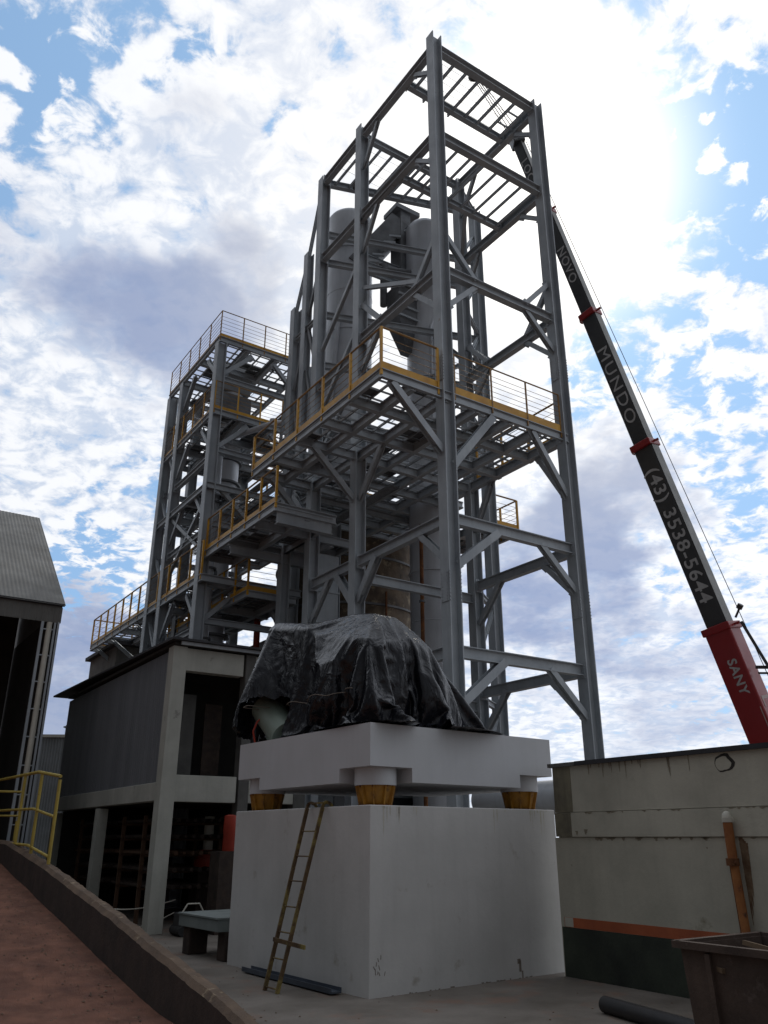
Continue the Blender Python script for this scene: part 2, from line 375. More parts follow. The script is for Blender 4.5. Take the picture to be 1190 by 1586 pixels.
# loose grit and chips on the yard floor and the ramp edge: too many to count, one sheet of stones
b = MB(); rnd = random.Random(9)
def stone(c, r):
    vs_ = [(c[0] + r * x * rnd.uniform(.6, 1.2), c[1] + r * y * rnd.uniform(.6, 1.2), c[2] + r * z * .6) for x, y, z in ((1, 0, .2), (0, 1, .1), (-1, 0, .2), (0, -1, .2), (0, 0, 1))]
    b.add(vs_, [(0, 1, 4), (1, 2, 4), (2, 3, 4), (3, 0, 4), (3, 2, 1, 0)])
for k in range(420):
    v = rnd.uniform(-6.5, 4); u = -6.95 + abs(rnd.gauss(0, .35)) if k % 3 else rnd.uniform(-6.8, -2)
    stone((u, v, 0), rnd.uniform(.006, .022))
for k in range(700):
    v = rnd.uniform(-4.5, 6); u = -7.26 - abs(rnd.gauss(0, .5)) if k % 2 else rnd.uniform(-12, -7.3)
    stone((u, v, ramp_z(v) + .005 + .03 * noise.noise(Vector((u * .9, v * .9, 0)))), rnd.uniform(.006, .026))
o = b.build('gravel', 'curb_top'); o.location = TO; o.rotation_euler.z = TR; tag(o, 'loose grit and small stones on the ramp and yard floor', 'gravel', kind='stuff')

# ------------------------------------------------------------------ steelwork helpers
def column(par, u, v, z0, z1, w=.34, d=.32, m='steel', name='column'):
    b = MB(); t_ = .03
    b.box(u - w / 2, u - w / 2 + t_, v - d / 2, v + d / 2, z0, z1)
    b.box(u + w / 2 - t_, u + w / 2, v - d / 2, v + d / 2, z0, z1)
    b.box(u - w / 2 + t_, u + w / 2 - t_, v - .012, v + .012, z0, z1)
    if z0 < .1: b.box(u - w * .8, u + w * .8, v - d * .8, v + d * .8, 0, .05)
    return b.build(name, m, par)
def beam(par, p, q, w=.17, h=.27, m='steel', name='beam'):
    b = MB(); b.ibeam(p, q, w, h)
    if name == 'beam':
        P_, Q_ = Vector(p), Vector(q); d_ = (Q_ - P_).normalized()
        for e_, s_ in ((P_, 1), (Q_, -1)):
            b.bar(e_, e_ + d_ * s_ * .018, w + .06, h + .12)
            x_ = d_.cross(Vector((0, 0, 1))).normalized()
            for k in (-1, 1):
                for zz_ in (-h / 2 - .035, h / 2 + .035, -.05, .05): c_ = e_ + x_ * k * (w / 2 + .005) * (.55 if abs(zz_) > .1 else 1) + Vector((0, 0, zz_)); b.tube(c_ + d_ * s_ * .016, c_ + d_ * s_ * .04, .014, 6)
    return b.build(name, m, par)
def brace(par, p, q, w=.15, h=.15, m='steel', name='knee_brace', up=(0, 0, 1)):
    b = MB(); b.ibeam(p, q, w, h, .014, .012, up)
    if name == 'knee_brace':
        P_, Q_ = Vector(p), Vector(q); d_ = (Q_ - P_).normalized(); L_ = (Q_ - P_).length
        b.bar(P_ - d_ * .06, P_ + d_ * .20, .26, .008, up, 0, 0); b.bar(Q_ - d_ * .20, Q_ + d_ * .08, .26, .008, up, 0, 0)
    return b.build(name, m, par)
def lerp(a, b, t_): return tuple(x + (y - x) * t_ for x, y in zip(a, b))
def rail_run(plat, pts, z, h=1.1, step=1.3, toe=.16, wires=4, closed=False, thick=.028, pw=.06, pm='yellow'):
    r = MB(); tb = MB()
    for a, b in zip(pts, pts[1:]):
        A = (a[0], a[1], z); B = (b[0], b[1], z); L = math.dist(a, b)
        r.tube((a[0], a[1], z + h), (b[0], b[1], z + h), thick, 6)
        for k in range(wires):
            zz_ = z + toe + .12 + (h - toe - .2) * k / wires
            r.tube((a[0], a[1], zz_), (b[0], b[1], zz_), .008, 4)
        tb.bar((a[0], a[1], z + toe / 2 + .01), (b[0], b[1], z + toe / 2 + .01), .012, toe)
        nn = max(1, round(L / step))
        for i in range(nn + 1):
            if i == 0 and a is not pts[0]: continue
            x = a[0] + (b[0] - a[0]) * i / nn; y = a[1] + (b[1] - a[1]) * i / nn
            pb = MB(); pb.bar((x, y, z - .16), (x, y, z + h), pw, pw, up=(b[0] - a[0], b[1] - a[1], 0))
            pb.build('post', pm, plat)
    r.build('handrail', 'rail_paint', plat); tb.build('toe_board', 'yellow', plat)
def deck(par, u0, u1, v0, v1, z, girders_u=(), girders_v=(), fill=.45, seed=1, cell=.5, bh=.24, holes=(), edge_h=.22, dense=None, m='steel'):
    """platform: rim channels, cross girders, small joists on a grid and grating panels laid in some of the bays"""
    rnd = random.Random(seed)
    fr = MB()
    for a, b in (((u0, v0), (u1, v0)), ((u0, v1), (u1, v1)), ((u0, v0), (u0, v1)), ((u1, v0), (u1, v1))):
        fr.ibeam((a[0], a[1], z - edge_h / 2), (b[0], b[1], z - edge_h / 2), .10, edge_h)
    for u in girders_u: fr.ibeam((u, v0, z - .03 - bh / 2), (u, v1, z - .03 - bh / 2), .15, bh)
    for v in girders_v: fr.ibeam((u0, v, z - .03 - bh / 2 - .004), (u1, v, z - .03 - bh / 2 - .004), .15, bh)
    plat = fr.build('platform', m, par)
    jo = MB(); gp = MB()
    nu = max(1, round((u1 - u0) / cell)); nv = max(1, round((v1 - v0) / (cell * .8)))
    du = (u1 - u0) / nu; dv = (v1 - v0) / nv
    def hole(u, v): return any((u - a) ** 2 + (v - b) ** 2 < r * r for a, b, r in holes)
    for i in range(nu + 1):
        u = u0 + du * i
        for j in range(nv):
            if not hole(u, v0 + dv * (j + .5)): jo.bar((u, v0 + dv * j, z - .05), (u, v0 + dv * (j + 1), z - .05), .035, .07)
    for j in range(nv + 1):
        v = v0 + dv * j
        for i in range(nu):
            if not hole(u0 + du * (i + .5), v): jo.bar((u0 + du * i, v, z - .045), (u0 + du * (i + 1), v, z - .045), .022, .05)
    for i in range(nu):
        for j in range(nv):
            uc, vc = u0 + du * (i + .5), v0 + dv * (j + .5)
            if hole(uc, vc): continue
            pr = fill if dense is None else dense(uc, vc)
            if rnd.random() < pr:
                gp.box(u0 + du * i + .01, u0 + du * (i + 1) - .01, v0 + dv * j + .01, v0 + dv * (j + 1) - .01, z - .012, z)
            else:
                for k in range(1, 3):
                    if rnd.random() < .25: gp.bar((u0 + du * (i + k / 6), v0 + dv * j, z - .01), (u0 + du * (i + k / 6), v0 + dv * (j + 1), z - .01), .005, .02)
    jo.build('joist_grid', 'steel_dark', plat)
    if gp.v: gp.build('grating', 'grating', plat)
    return plat

# ------------------------------------------------------------------ main tower
T = empty('steel_tower', TO, TR, 'tall grey open steel tower with yellow railed platform, under construction beside the crane boom', 'steel tower')
ZA, ZB, ZP, ZQ, ZT2, ZT = 5.69, 8.79, 11.99, 15.7, 20.4, 23.85
for (u, v, z1) in ((0, 0, ZT + .45), (W2, 0, ZT + .3), (0, L1, ZT + .35), (W2, L1, ZT + .2)):
    column(T, u, v, 0, z1)
column(T, 0, L2, 0, ZT + .15); column(T, 5.5, 4.75, 0, ZT + .1)
column(T, 0, 7.53, ZP, 21.3, .26, .28); column(T, 0, 8.35, 0, 19.4, .30, .3)
column(T, 1.6, 8.1, 0, 11.4, .4, .4)
# horizontals at each level
for z in (ZA, ZB):
    beam(T, (.17, 0, z - .12), (W2 - .17, 0, z - .12)); beam(T, (W2, .16, z - .12), (W2, L1 - .16, z - .12))
    beam(T, (0, .16, z - .12), (0, L1 - .16, z - .12)); beam(T, (0, L1 + .16, z - .12), (0, L2 - .16, z - .12))
    beam(T, (W2 + .17, L1, z - .3), (5.33, 4.75, z - .3), .12, .18)
    beam(T, (.17, L1, z - .5), (W2 - .17, L1, z - .5))
for z in (ZQ, ):
    beam(T, (.17, 0, z), (W2 - .17, 0, z), .2, .26); beam(T, (W2, .16, z), (W2, L1 - .16, z), .2, .26)
    beam(T, (0, .16, z), (0, L1 - .16, z), .2, .26); beam(T, (0, L1 + .16, z - .4), (0, L2 - .16, z - .4))
for z in (ZT2, ):
    beam(T, (.17, 0, z), (W2 - .17, 0, z), .2, .27); beam(T, (W2, .16, z), (W2, L1 - .16, z), .2, .27)
    beam(T, (0, .16, z), (0, L1 - .16, z), .2, .27); beam(T, (0, L1 + .16, z), (0, L2 - .16, z), .2, .27)
    beam(T, (.1, 1.9, z), (W2 - .1, 1.9, z), .16, .22)
for z in (ZT, ):
    beam(T, (.17, 0, z), (W2 - .17, 0, z), .22, .27); beam(T, (W2, .16, z), (W2, L1 - .16, z), .2, .27)
    beam(T, (0, .16, z), (0, L1 - .16, z), .2, .27); beam(T, (0, L1 + .16, z), (0, L2 - .16, z), .2, .27)
    beam(T, (.1, 1.5, z), (W2 - .1, 1.5, z), .18, .24); beam(T, (.1, L1, z), (W2 - .1, L1, z), .18, .24)
    beam(T, (0, L2, z), (5.5, 4.75, z), .18, .24); beam(T, (W2 + .1, L1 + .06, z), (5.33, 4.66, z), .16, .22)
for z in (21.55, 20.35, 18.17, 16.2, 14.0):
    beam(T, (.17, L2 - .05, z), (5.33, 4.78, z), .16, .22)
for z in (18.4, 17.2, 14.4): beam(T, (W2 + .17, L1, z), (5.33, 4.7, z), .12, .16)
for z in (18.1, 14.2): beam(T, (0, L2 + .16, z), (0, 8.2, z), .12, .16)
beam(T, (0, L2 + .1, ZT), (0, 7.53, 21.2), .1, .12, name='raker'); beam(T, (0, 7.53, 21.2), (0, 8.35, 19.3), .1, .12, name='raker')
beam(T, (0, 8.35, 19.3), (0, 9.3, ZP + 1), .08, .1, name='raker')
for a, b in (((0, 7.7, 13.6), (0, 8.2, 15.6)), ((0, 8.2, 16), (0, 7.6, 17.8)), ((0, 6.8, 14.6), (0, 7.4, 16.4)), ((0, 7.4, 18.6), (0, 6.7, 20.2)), ((0, 6.7, 12.4), (0, 8.2, 13.6)), ((0, 6.7, 16.2), (0, 7.4, 18.2))):
    brace(T, a, b, .1, .1, 'steel_dark', 'lattice_brace', (1, 0, 0))
# joists under the two roof strips
for i in range(8):
    u = .35 + i * .50
    beam(T, (u, .05, ZT - .03), (u, 1.6 if i not in (1, 3) else 1.72, ZT - .03), .06, .11, name='roof_joist')
    beam(T, (u, .05, ZT2 - .03), (u, 1.95, ZT2 - .03), .05, .09, name='roof_joist')
for i in range(10):
    u = .35 + i * .48; va = L1 if u < W2 else L1 + (u - W2) * .54; vb = L2 - u * (L2 - 4.75) / 5.5
    if vb - va > .15: beam(T, (u, va, ZT - .03), (u, vb + .1, ZT - .03), .06, .1, name='roof_joist')
for v in (.5, 1.0): beam(T, (3.4, v, ZT), (W2, v, ZT), .04, .06, name='roof_joist')
wr = MB()
for v in (.3, .55, .8, 1.05, 1.3): wr.tube((.1, v, ZT - .02), (3.4, v, ZT - .02), .006, 4)
for v in (4.4, 4.8, 5.2, 5.6): wr.tube((.1, v, ZT - .02), (2.2, v, ZT - .02), .006, 4)
wr.build('sag_rods', 'steel_dark', T)
# knee braces: (axis, column, direction)
def knee_u(v, u, s, z, d=1.25, h=1.25, w=.15, **k): brace(T, (u + s * .15, v, z - h), (u + s * d, v, z - .2), w, w, up=(0, 1, 0), **k)
def knee_v(u, v, s, z, d=1.15, h=1.25, w=.15, **k): brace(T, (u, v + s * .14, z - h), (u, v + s * d, z - .2), w, w, up=(1, 0, 0), **k)
for z in (ZA, ZB):
    knee_u(0, 0, 1, z, 1.45, 1.25, .19); knee_u(0, W2, -1, z)
    knee_v(W2, 0, 1, z); knee_v(W2, L1, -1, z); knee_v(0, 0, 1, z, 1.1, 1.1); knee_v(0, L1, -1, z, 1.0, 1.2, .2)
    knee_v(0, L1, 1, z, 1.0, 1.2, .2); knee_v(0, L2, -1, z)
    brace(T, (W2 + .15, L1 + .08, z - 2.0), (5.35, 4.68, z - .5), .1, .1, name='lattice_brace')
knee_u(0, 0, 1, ZP - .05, 1.5, 1.9, .19); knee_u(0, W2, -1, ZP - .05, 1.25, 1.8)
knee_u(0, 0, -1, ZP - .05, 1.6, 1.6, .17)
knee_v(W2, 0, 1, ZP, 1.1, 1.8); knee_v(W2, L1, -1, ZP, 1.0, 1.6); knee_v(0, L1, -1, ZP, 1.3, 1.5); knee_v(0, L1, 1, ZP, 1.3, 1.5); knee_v(0, L2, 1, ZP + .2, 1.3, 1.5)
brace(T, (-.15, L1, ZP - 1.5), (-1.5, L1, ZP - .2), .15, .15, up=(0, 1, 0)); brace(T, (-.15, L2, ZP - 1.5), (-1.5, L2, ZP - .2), .15, .15, up=(0, 1, 0))
for s_, u in ((1, 0), (-1, W2)):
    brace(T, (u + s_ * .16, 0, ZQ - 1.1), (u + s_ * 1.15, 0, ZQ - .1), .14, .14, up=(0, 1, 0))
    brace(T, (u + s_ * .16, 0, ZQ + 1.2), (u + s_ * 1.15, 0, ZQ + .1), .14, .14, up=(0, 1, 0))
for s_, v in ((1, 0), (-1, L1)):
    for u in (W2, 0):
        brace(T, (u, v + s_ * .15, ZQ - 1.1), (u, v + s_ * 1.15, ZQ - .1), .14, .14, up=(1, 0, 0))
        brace(T, (u, v + s_ * .15, ZQ + 1.2), (u, v + s_ * 1.15, ZQ + .1), .14, .14, up=(1, 0, 0))
for z in (ZT2, ZT):
    for u in (0, W2):
        knee_v(u, 0, 1, z, .95, .9, .12); knee_v(u, L1, -1, z, .95, 1.5, .12)
# plan bracing on the upper strip
brace(T, (.1, 0, ZT2 + .02), (1.6, 1.9, ZT2 + .02), .1, .1, name='plan_brace'); brace(T, (W2, L1, ZT2), (2.6, 1.9, ZT2), .12, .12, name='plan_brace')
brace(T, (0, L1, 20.2), (0, 2.2, ZT2 - .1), .12, .12, name='plan_brace')
# long diagonals inside the C3-C4 bay
for a, b in (((0, L1 + .2, 18.6), (0, L2 - .2, 16.6)), ((0, L1 + .2, 14.6), (0, L2 - .2, 12.6)), ((0, L1 + .2, 16.2), (0, L2 - .2, 14.2)), ((0, L1 - .2, 17.5), (0, .9, ZQ + .2))):
    brace(T, a, b, .12, .12, name='lattice_brace', up=(1, 0, 0))
for z in (12.4, 14.4, 16.6, 18.8, 21): brace(T, (W2 + .16, L1 + .1, z), (5.33, 4.7, z + 1.6), .1, .1, name='lattice_brace')
brace(T, (5.3, 4.8, 17.4), (3.6, 5.4, 16.3), .13, .13); brace(T, (5.3, 4.8, 16.9), (3.9, 5.3, 18.0), .13, .13)
# bolted splices on the two front columns
for (u, zc) in ((0, 7.0), (W2, 7.2), (0, 12.6), (W2, 14.0)):
    s_ = MB()
    s_.box(u - .19, u - .171, -.13, .13, zc - .35, zc + .35)
    for sg in (-1, 1):
        cu_ = u + sg * .155
        for k in range(-4, 5):
            for y in (-.162,): s_.tube((cu_, -.161, zc + k * .085), (cu_, -.178, zc + k * .085), .014, 6)
    for k in range(-4, 5):
        for y in (-.09, .09): s_.tube((u - .19, y, zc + k * .075), (u - .205, y, zc + k * .075), .015, 6)
    s_.build('splice_plate', 'steel', T)
# main railed platform
VB = (4.2, 6.21)
def dn(u, v):
    if v > 5: return .2
    if u > 2.9: return .02
    if u < -.2: return .12
    return .2
P1 = deck(T, -1.92, W2 + .04, -.05, 6.88, ZP, (-1.0, 0, 1.0, 2.1, 3.1, W2 - .1), (1.35, 2.7, L1, 5.4, L2), .5, 3, .5, .26, ((VB[0], VB[1], .75),), .24, dn)
rail_run(P1, [(-.25, -.05), (-1.92, -.05), (-1.92, 6.88), (-1.1, 6.88)], ZP, 1.15, 1.45, .2)
rail_run(P1, [(.25, -.08), (W2 - .22, -.08)], ZP, 1.15, 1.35, .2, wires=5, thick=.02, pw=.035, pm='rail_paint')
rail_run(P1, [(W2 + .04, .3), (W2 + .04, L1 - .3)], ZP, 1.15, 1.3, .16)
# lower walkway stepping down to the left
ZW = 10.42
P2 = deck(T, -1.92, 0, 5.2, 10.3, ZW, (-.9,), (6.56, 8.35), .4, 5, .5, .3, (), .26)
P2b = deck(T, .02, 1.5, 6.75, 8.5, ZW, (.8,), (7.7,), .35, 6, .5, .3, ((VB[0], VB[1], .75),), .26)
gb = MB(); gb.ibeam((-1.85, 5.25, ZW - .35), (-.1, 5.25, ZW - .35), .2, .5); gb.build('girder', 'steel', P2)
gb = MB(); gb.ibeam((-1.85, 8.35, ZW - .35), (1.4, 8.35, ZW - .35), .2, .5); gb.build('girder', 'steel', P2)
rail_run(P2, [(-1.92, 5.2), (-1.92, 10.15)], ZW, 1.1, 1.0, .16)
P3 = deck(T, .2, 6.2, 6.95, 9.4, ZP + .9, (1.5, 3.5), (8.35,), .15, 8, .5, .22, ((1.95, 7.95, 1.0),))
P6 = deck(T, -.9, .8, 9.0, 16, 9.0, (.3,), (11, 13.5), .7, 41, .5, .26)
rail_run(P6, [(.2, 9.0), (-.9, 9.0), (-.9, 16)], 9.0, 1.1, 1.0, .14)
P7 = deck(T, -.5, .8, 9.4, 17, 7.3, (.5,), (12, 14.5), .8, 43, .5, .26)
P8 = deck(T, .1, 6.2, 6.92, 8.6, 11.75, (1.6, 3.2, 4.8), (7.7,), .15, 47, .5, .26, ((VB[0], VB[1], .85), (1.95, 7.95, 1.0)))
P9 = deck(T, .1, 6.2, 8.65, 13.2, 12.47, (1.6, 3.2, 4.8), (10, 11.6),   .25, 48, .5, .22)
P4 = deck(T, 4.3, 7.05, 5.1, 7.6, 11.45, (5.5,), (6.2,), .6, 9, .5, .26)
rail_run(P4, [(5.75, 5.1), (7.05, 5.1), (7.05, 7.6)], 11.45, 1.05, .9, .14)
P5 = deck(T, .4, 5.2, 6.7, 9.6, 14.6, (2.6,), (8,), .2, 12, .5, .22, ((1.95, 7.95, 1.0), (VB[0], VB[1], .75)))

# ------------------------------------------------------------------ vessels
def vessel(name, u, v, r, z0, z1, m, label, rings=(), dome=.5, cone=None, lines=3, seam=()):
    e = empty(name, W(u, v), TR, label, 'vessel')
    prof = []
    if cone: prof += [(cone[0], z0), (cone[0], cone[1]), (r, cone[2])]
    else: prof += [(r, z0)]
    prof += [(r, z1 - dome)]
    for k in range(1, 9):
        a = k / 8 * math.pi / 2; prof.append((r * math.cos(a) + .02, z1 - dome + dome * math.sin(a)))
    MB().lathe(prof, 48).build('shell', m, e, smooth=True)
    for z in rings:
        MB().lathe([(r + .005, z), (r + .045, z + .01), (r + .045, z + .07), (r + .005, z + .08)], 48).build('flange', m, e, smooth=True)
    for z in seam:
        MB().lathe([(r + .002, z), (r + .010, z + .005), (r + .010, z + .03), (r + .002, z + .035)], 48).build('weld_seam', m, e, smooth=True)
    return e
vB = vessel('process_column', VB[0], VB[1], .70, 0, 23.8, 'silver', 'silver cylindrical column standing behind the front tower post, above the tarpaulin', (9.6, 16.6), .55, None, 3, (8.0, 11.2, 13.2, 15.0, 18.5, 20.8))
pb = MB(); pb.path([(-.3, -.66, 13), (-.3, -.66, 18.6), (-.1, -.66, 19.2)], .05, 8); pb.build('riser_pipe', 'silver', vB, smooth=True)
vA = vessel('process_column', 1.95, 7.95, .86, ZP + .9, 24.3, 'silver', 'silver domed column high up between the two left posts of the tall tower', (22.2, 18.6), .45, None, 3, (14.2, 16.3, 20.3))
pb = MB(); pb.path([(-.95, -.2, 13), (-.82, -.42, 17), (-.75, -.6, 19.5)], .09, 8); pb.path([(-.2, -.92, 13), (-.2, -.92, 23.6)], .04, 6); pb.build('riser_pipe', 'silver', vA, smooth=True)
# rusty storage tank behind the tarp
e = empty('storage_tank', W(4.25, 11.5), TR, 'wide rusty brown round tank low behind the tower posts', 'tank')
MB().lathe([(2.65, 0), (2.65, 12.2), (2.4, 12.3)], 64).build('shell', 'rust_tank', e, smooth=True)
for z in (2, 4, 6.2, 7.7, 9.2, 10.9): MB().lathe([(2.65, z), (2.70, z + .01), (2.70, z + .08), (2.65, z + .09)], 64).build('hoop', 'duct', e, smooth=True)
pb = MB()
for a_ in (195, 215, 232, 250, 268): pb.tube((2.75 * math.cos(R(a_)), 2.75 * math.sin(R(a_)), 0), (2.75 * math.cos(R(a_)), 2.75 * math.sin(R(a_)), 9.7), .04, 6)
pb.build('standing_pipe', 'rust', e, smooth=True)
# cross-over duct at the top of the tower
e = empty('crossover_duct', W(3.2, 6.9, 0), TR, 'dark box duct elbow at the tower top between the two silver columns', 'duct')
d = MB(); d.bar((-1.3, .6, 21.4), (.3, .1, 23.9), .9, .8); d.build('sloping_leg', 'duct', e, bevel=.02)
d = MB(); d.box(.15, .62, -.35, .35, 20.8, 24.6); d.build('vertical_leg', 'duct', e, bevel=.02)
d = MB(); d.box(-.1, 1.0, -.45, .45, 24.3, 24.5); d.build('cover_flange', 'duct', e)
d = MB()
for k in range(7): d.bar((-1.5 + k * .25, -.15, 21.0 + k * .4), (-1.1 + k * .25, -.35, 21.0 + k * .4), .1, .08)
for k in range(3): d.ibeam((-1.6, -.5 + .2 * k, 20.6 + .5 * k), (.6, -.6 + .2 * k, 20.6 + .5 * k), .12, .2)
d.build('support_frame', 'steel', e)
e = empty('fan_housing', W(3.35, 6.3, 0), TR, 'grey box hopper hung below the duct against the silver column', 'hopper')
d = MB(); d.prism([(-.55, -.4), (.45, -.4), (.45, .4), (-.55, .4)], 18.9, 20.3); d.build('casing', 'duct', e, bevel=.02)
d = MB(); d.add([(-.55, -.4, 18.9), (.45, -.4, 18.9), (.45, .4, 18.9), (-.55, .4, 18.9), (-.1, -.15, 17.7), (.3, -.15, 17.7), (.3, .2, 17.7), (-.1, .2, 17.7)], [(0, 1, 5, 4), (1, 2, 6, 5), (2, 3, 7, 6), (3, 0, 4, 7), (4, 5, 6, 7), (0, 3, 2, 1)]); d.build('cone', 'duct', e)
d = MB()
for z in (18.9, 19.3, 19.8, 20.25): d.box(-.6, .5, -.46, -.4, z - .04, z + .04)
d.build('rib', 'steel', e)
# duct and cabinet at low level in the tower
e = empty('air_duct', W(.85, 7.3, 0), TR, 'pale grey rectangular duct low behind the left tower posts', 'duct')
MB().box(-.35, .35, -.3, .3, 0, 9.9).build('casing', 'steel', e)
d = MB()
for z in (6.3, 7.5, 8.7): d.box(-.39, .39, -.34, .34, z, z + .05)
d.build('joint_flange', 'steel', e)
# hanging rope with hook ball from the roof
e = empty('hanging_hook', W(.9, 5.9, ZT - .1), TR, 'small hook on a thin rope hanging from the roof joists', 'hook')
MB().tube((0, 0, 0), (0, 0, -1.6), .012, 5).build('rope', 'cable', e)
d = MB(); d.lathe([(.02, -.25), (.09, -.2), (.11, -.1), (.08, 0), (.02, .03)], 12); d.build('hook_ball', 'cable', e, smooth=True)

# ------------------------------------------------------------------ second tower
T2O = W(-1.92, 10.4)
S = empty('steel_tower', T2O, TR, 'shorter grey steel tower on the left with railed top deck around a grey vessel', 'steel tower')
for u, v in ((0, 0), (0, 3.5), (0, 4.9), (3.3, 0), (3.3, 4.9), (1.1, 4.9)):
    column(S, u, v, 0, 18.45 if v < 4 or u == 0 else 18.4, .34, .32)
def sdeck(z, seed, fill, uu=(-.1, 3.4), vv=(-.1, 5.05), rail=True, holes=((1.4, 2.2, .7),), **k):
    d_ = deck(S, uu[0], uu[1], vv[0], vv[1], z, (uu[0] + 1.1, uu[0] + 2.3), (1.7, 3.5), fill, seed, .45, .24, holes, .22, **k)
    if rail: rail_run(d_, [(uu[0], vv[1]), (uu[0], vv[0]), (uu[1], vv[0])], z, 1.1, 1.0, .13, wires=5, thick=.018, pw=.045 if z < 17 else .035, pm='yellow' if z < 17 else 'rail_paint')
    return d_
sdeck(18.65, 21, .10)
sdeck(15.7, 22, .5)
sdeck(12.9, 23, .3, rail=False)
for z in (17.0, 14.2, 11.5, 8.2):
    beam(S, (.17, 0, z), (3.13, 0, z), .15, .2); beam(S, (0, .16, z - .3), (0, 3.34, z - .3), .15, .2); beam(S, (0, 4.9, z), (3.3, 4.9, z), .15, .2)
    beam(S, (3.3, .16, z), (3.3, 4.74, z), .15, .2)
for z in (18.4, 15.5, 12.9, 9.4):
    for s_, u in ((1, 0), (-1, 3.3)): brace(S, (u + s_ * .16, 0, z - 1.2), (u + s_ * 1.2, 0, z - .15), .14, .14, up=(0, 1, 0))
    for s_, v in ((1, 0), (-1, 3.5)): brace(S, (0, v + s_ * .15, z - 1.2), (0, v + s_ * 1.1, z - .15), .14, .14, up=(1, 0, 0))
for z in (7.5, 9.9, 12.2, 14.4): brace(S, (0, 3.6, z), (0, 4.8, z + 1.6), .1, .1, name='lattice_brace', up=(1, 0, 0))
brace(S, (.16, 0, 13.0), (2.2, 0, 11.2), .14, .14, name='lattice_brace', up=(0, 1, 0)); brace(S, (0, .2, 12.4), (0, 3.3, 10.4), .12, .12, name='lattice_brace', up=(1, 0, 0))
brace(S, (0, 3.3, 12.6), (0, .2, 10.6), .12, .12, name='lattice_brace', up=(1, 0, 0))
# long low walkway reaching out to the left
d_ = deck(S, -.12, 3.4, -.4, 12.2, 9.6, (1.0, 2.2), (0, 2, 4, 6, 8, 10), .30, 31, .5, .24, ((1.4, 2.2, .7),), .24)
rail_run(d_, [(-.12, -.3), (-.12, 12.2), (1.6, 12.2)], 9.6, 1.15, 1.05, .14)
for v in (6.5, 9.5, 11.6): brace(S, (1.4, v - 1.2, 7.9), (.1, v, 9.3), .14, .14); column(S, 1.5, v - 1.2, 0, 9.3, .24, .24)
d_ = deck(S, 3.5, 7, -.2, 4, 13.8, (5,), (2,), .4, 35, .5, .2)
rail_run(d_, [(3.5, 4), (3.5, -.2), (7, -.2)], 13.8, 1.1, 1.0, .14)
# vessel inside the second tower
e = empty('process_column', W(-.52, 12.6), TR, 'grey flanged vessel standing inside the left tower', 'vessel')
MB().lathe([(.42, 0), (.42, 9.2), (.36, 9.4), (.40, 9.8), (.42, 13.2), (.50, 13.9), (.52, 17.6), (.3, 18.1)], 36).build('shell', 'silver', e, smooth=True)
for z in (6.5, 8.2, 11.0, 13.0, 13.9, 14.8, 16.3, 17.3): MB().lathe([(.5, z), (.60, z + .01), (.60, z + .08), (.5, z + .09)], 36).build('flange', 'duct', e, smooth=True)
d = MB(); d.box(-.62, .62, -.62, .62, 16.4, 17.5); d.build('head_box', 'duct', e, bevel=.03)
d = MB(); d.box(-.55, .6, -.5, .5, 17.7, 18.9); d.build('motor_box', 'steel_dark', e, bevel=.03)
for u, v, lab in ((.75, 11.7, 'slim red standpipe beside the vessel in the left tower'), (-.2, 14.6, 'slim grey standpipe behind the vessel in the left tower')):
    e = empty('standpipe', W(u, v), TR, lab, 'pipe')
    MB().tube((0, 0, 0), (0, 0, 12.5 if u < 0 else 9.3), .11, 14).build('riser', 'red_drum' if u > 0 else 'silver', e, smooth=True)
    for z in (7.4, 8.6): MB().lathe([(.11, z), (.17, z), (.17, z + .05), (.11, z + .05)], 14).build('flange', 'duct', e, smooth=True)

# pipes and trays threaded through the two towers
def pipe_thing(label, pts, r, m, flanges=()):
    o0 = W(*pts[0][:2]); e = empty('process_pipe', o0, TR, label, 'pipe'); P_ = [Vector((p_[0] - pts[0][0], p_[1] - pts[0][1], p_[2])) for p_ in pts]
    b_ = MB(); b_.path(P_, r, 12); b_.build('pipe_wall', m, e, smooth=True)
    for p_ in P_[1:-1]:
        b_ = MB(); b_.tube(p_ - Vector((0, 0, r * 1.3)), p_ + Vector((0, 0, r * 1.3)), r * 1.35, 12); b_.build('elbow', m, e, smooth=True)
    for z in flanges:
        b_ = MB(); b_.tube((P_[0].x, P_[0].y, z), (P_[0].x, P_[0].y, z + .06), r * 1.6, 14); b_.build('flange', 'duct', e, smooth=True)
    return e
pipe_thing('thick grey pipe rising behind the nearest post of the left tower then turning right', [(-1.3, 11.3, 0), (-1.3, 11.3, 14.6), (.6, 11.3, 14.6)], .14, 'silver', (7.8, 10.2, 12.6))
pipe_thing('slim grey pipe rising up the far side of the left tower to its top deck', [(-1.5, 14.9, 0), (-1.5, 14.9, 17.6), (-.2, 14.9, 17.6)], .09, 'silver', (9, 13))
pipe_thing('grey pipe crossing from the left tower vessel towards the tall tower', [(.1, 12.0, 13.4), (.1, 9.6, 13.4), (1.6, 9.0, 13.4), (1.6, 9.0, 10.2)], .12, 'duct')
pipe_thing('pale pipe bridging the two towers just under the middle deck of the left tower', [(-.9, 11.0, 15.2), (-.2, 9.3, 15.2), (.8, 8.6, 15.2), (.8, 8.6, 17.4)], .10, 'silver')
pipe_thing('thin pipe running down beside the right back post of the tall tower', [(4.6, 4.6, 22.8), (4.6, 4.6, 1.5)], .07, 'silver')
pipe_thing('narrow rusty pipe beside the big silver column at low level', [(3.2, 5.4, 0), (3.2, 5.4, 10.9)], .06, 'rust', (5.6, 8.4))
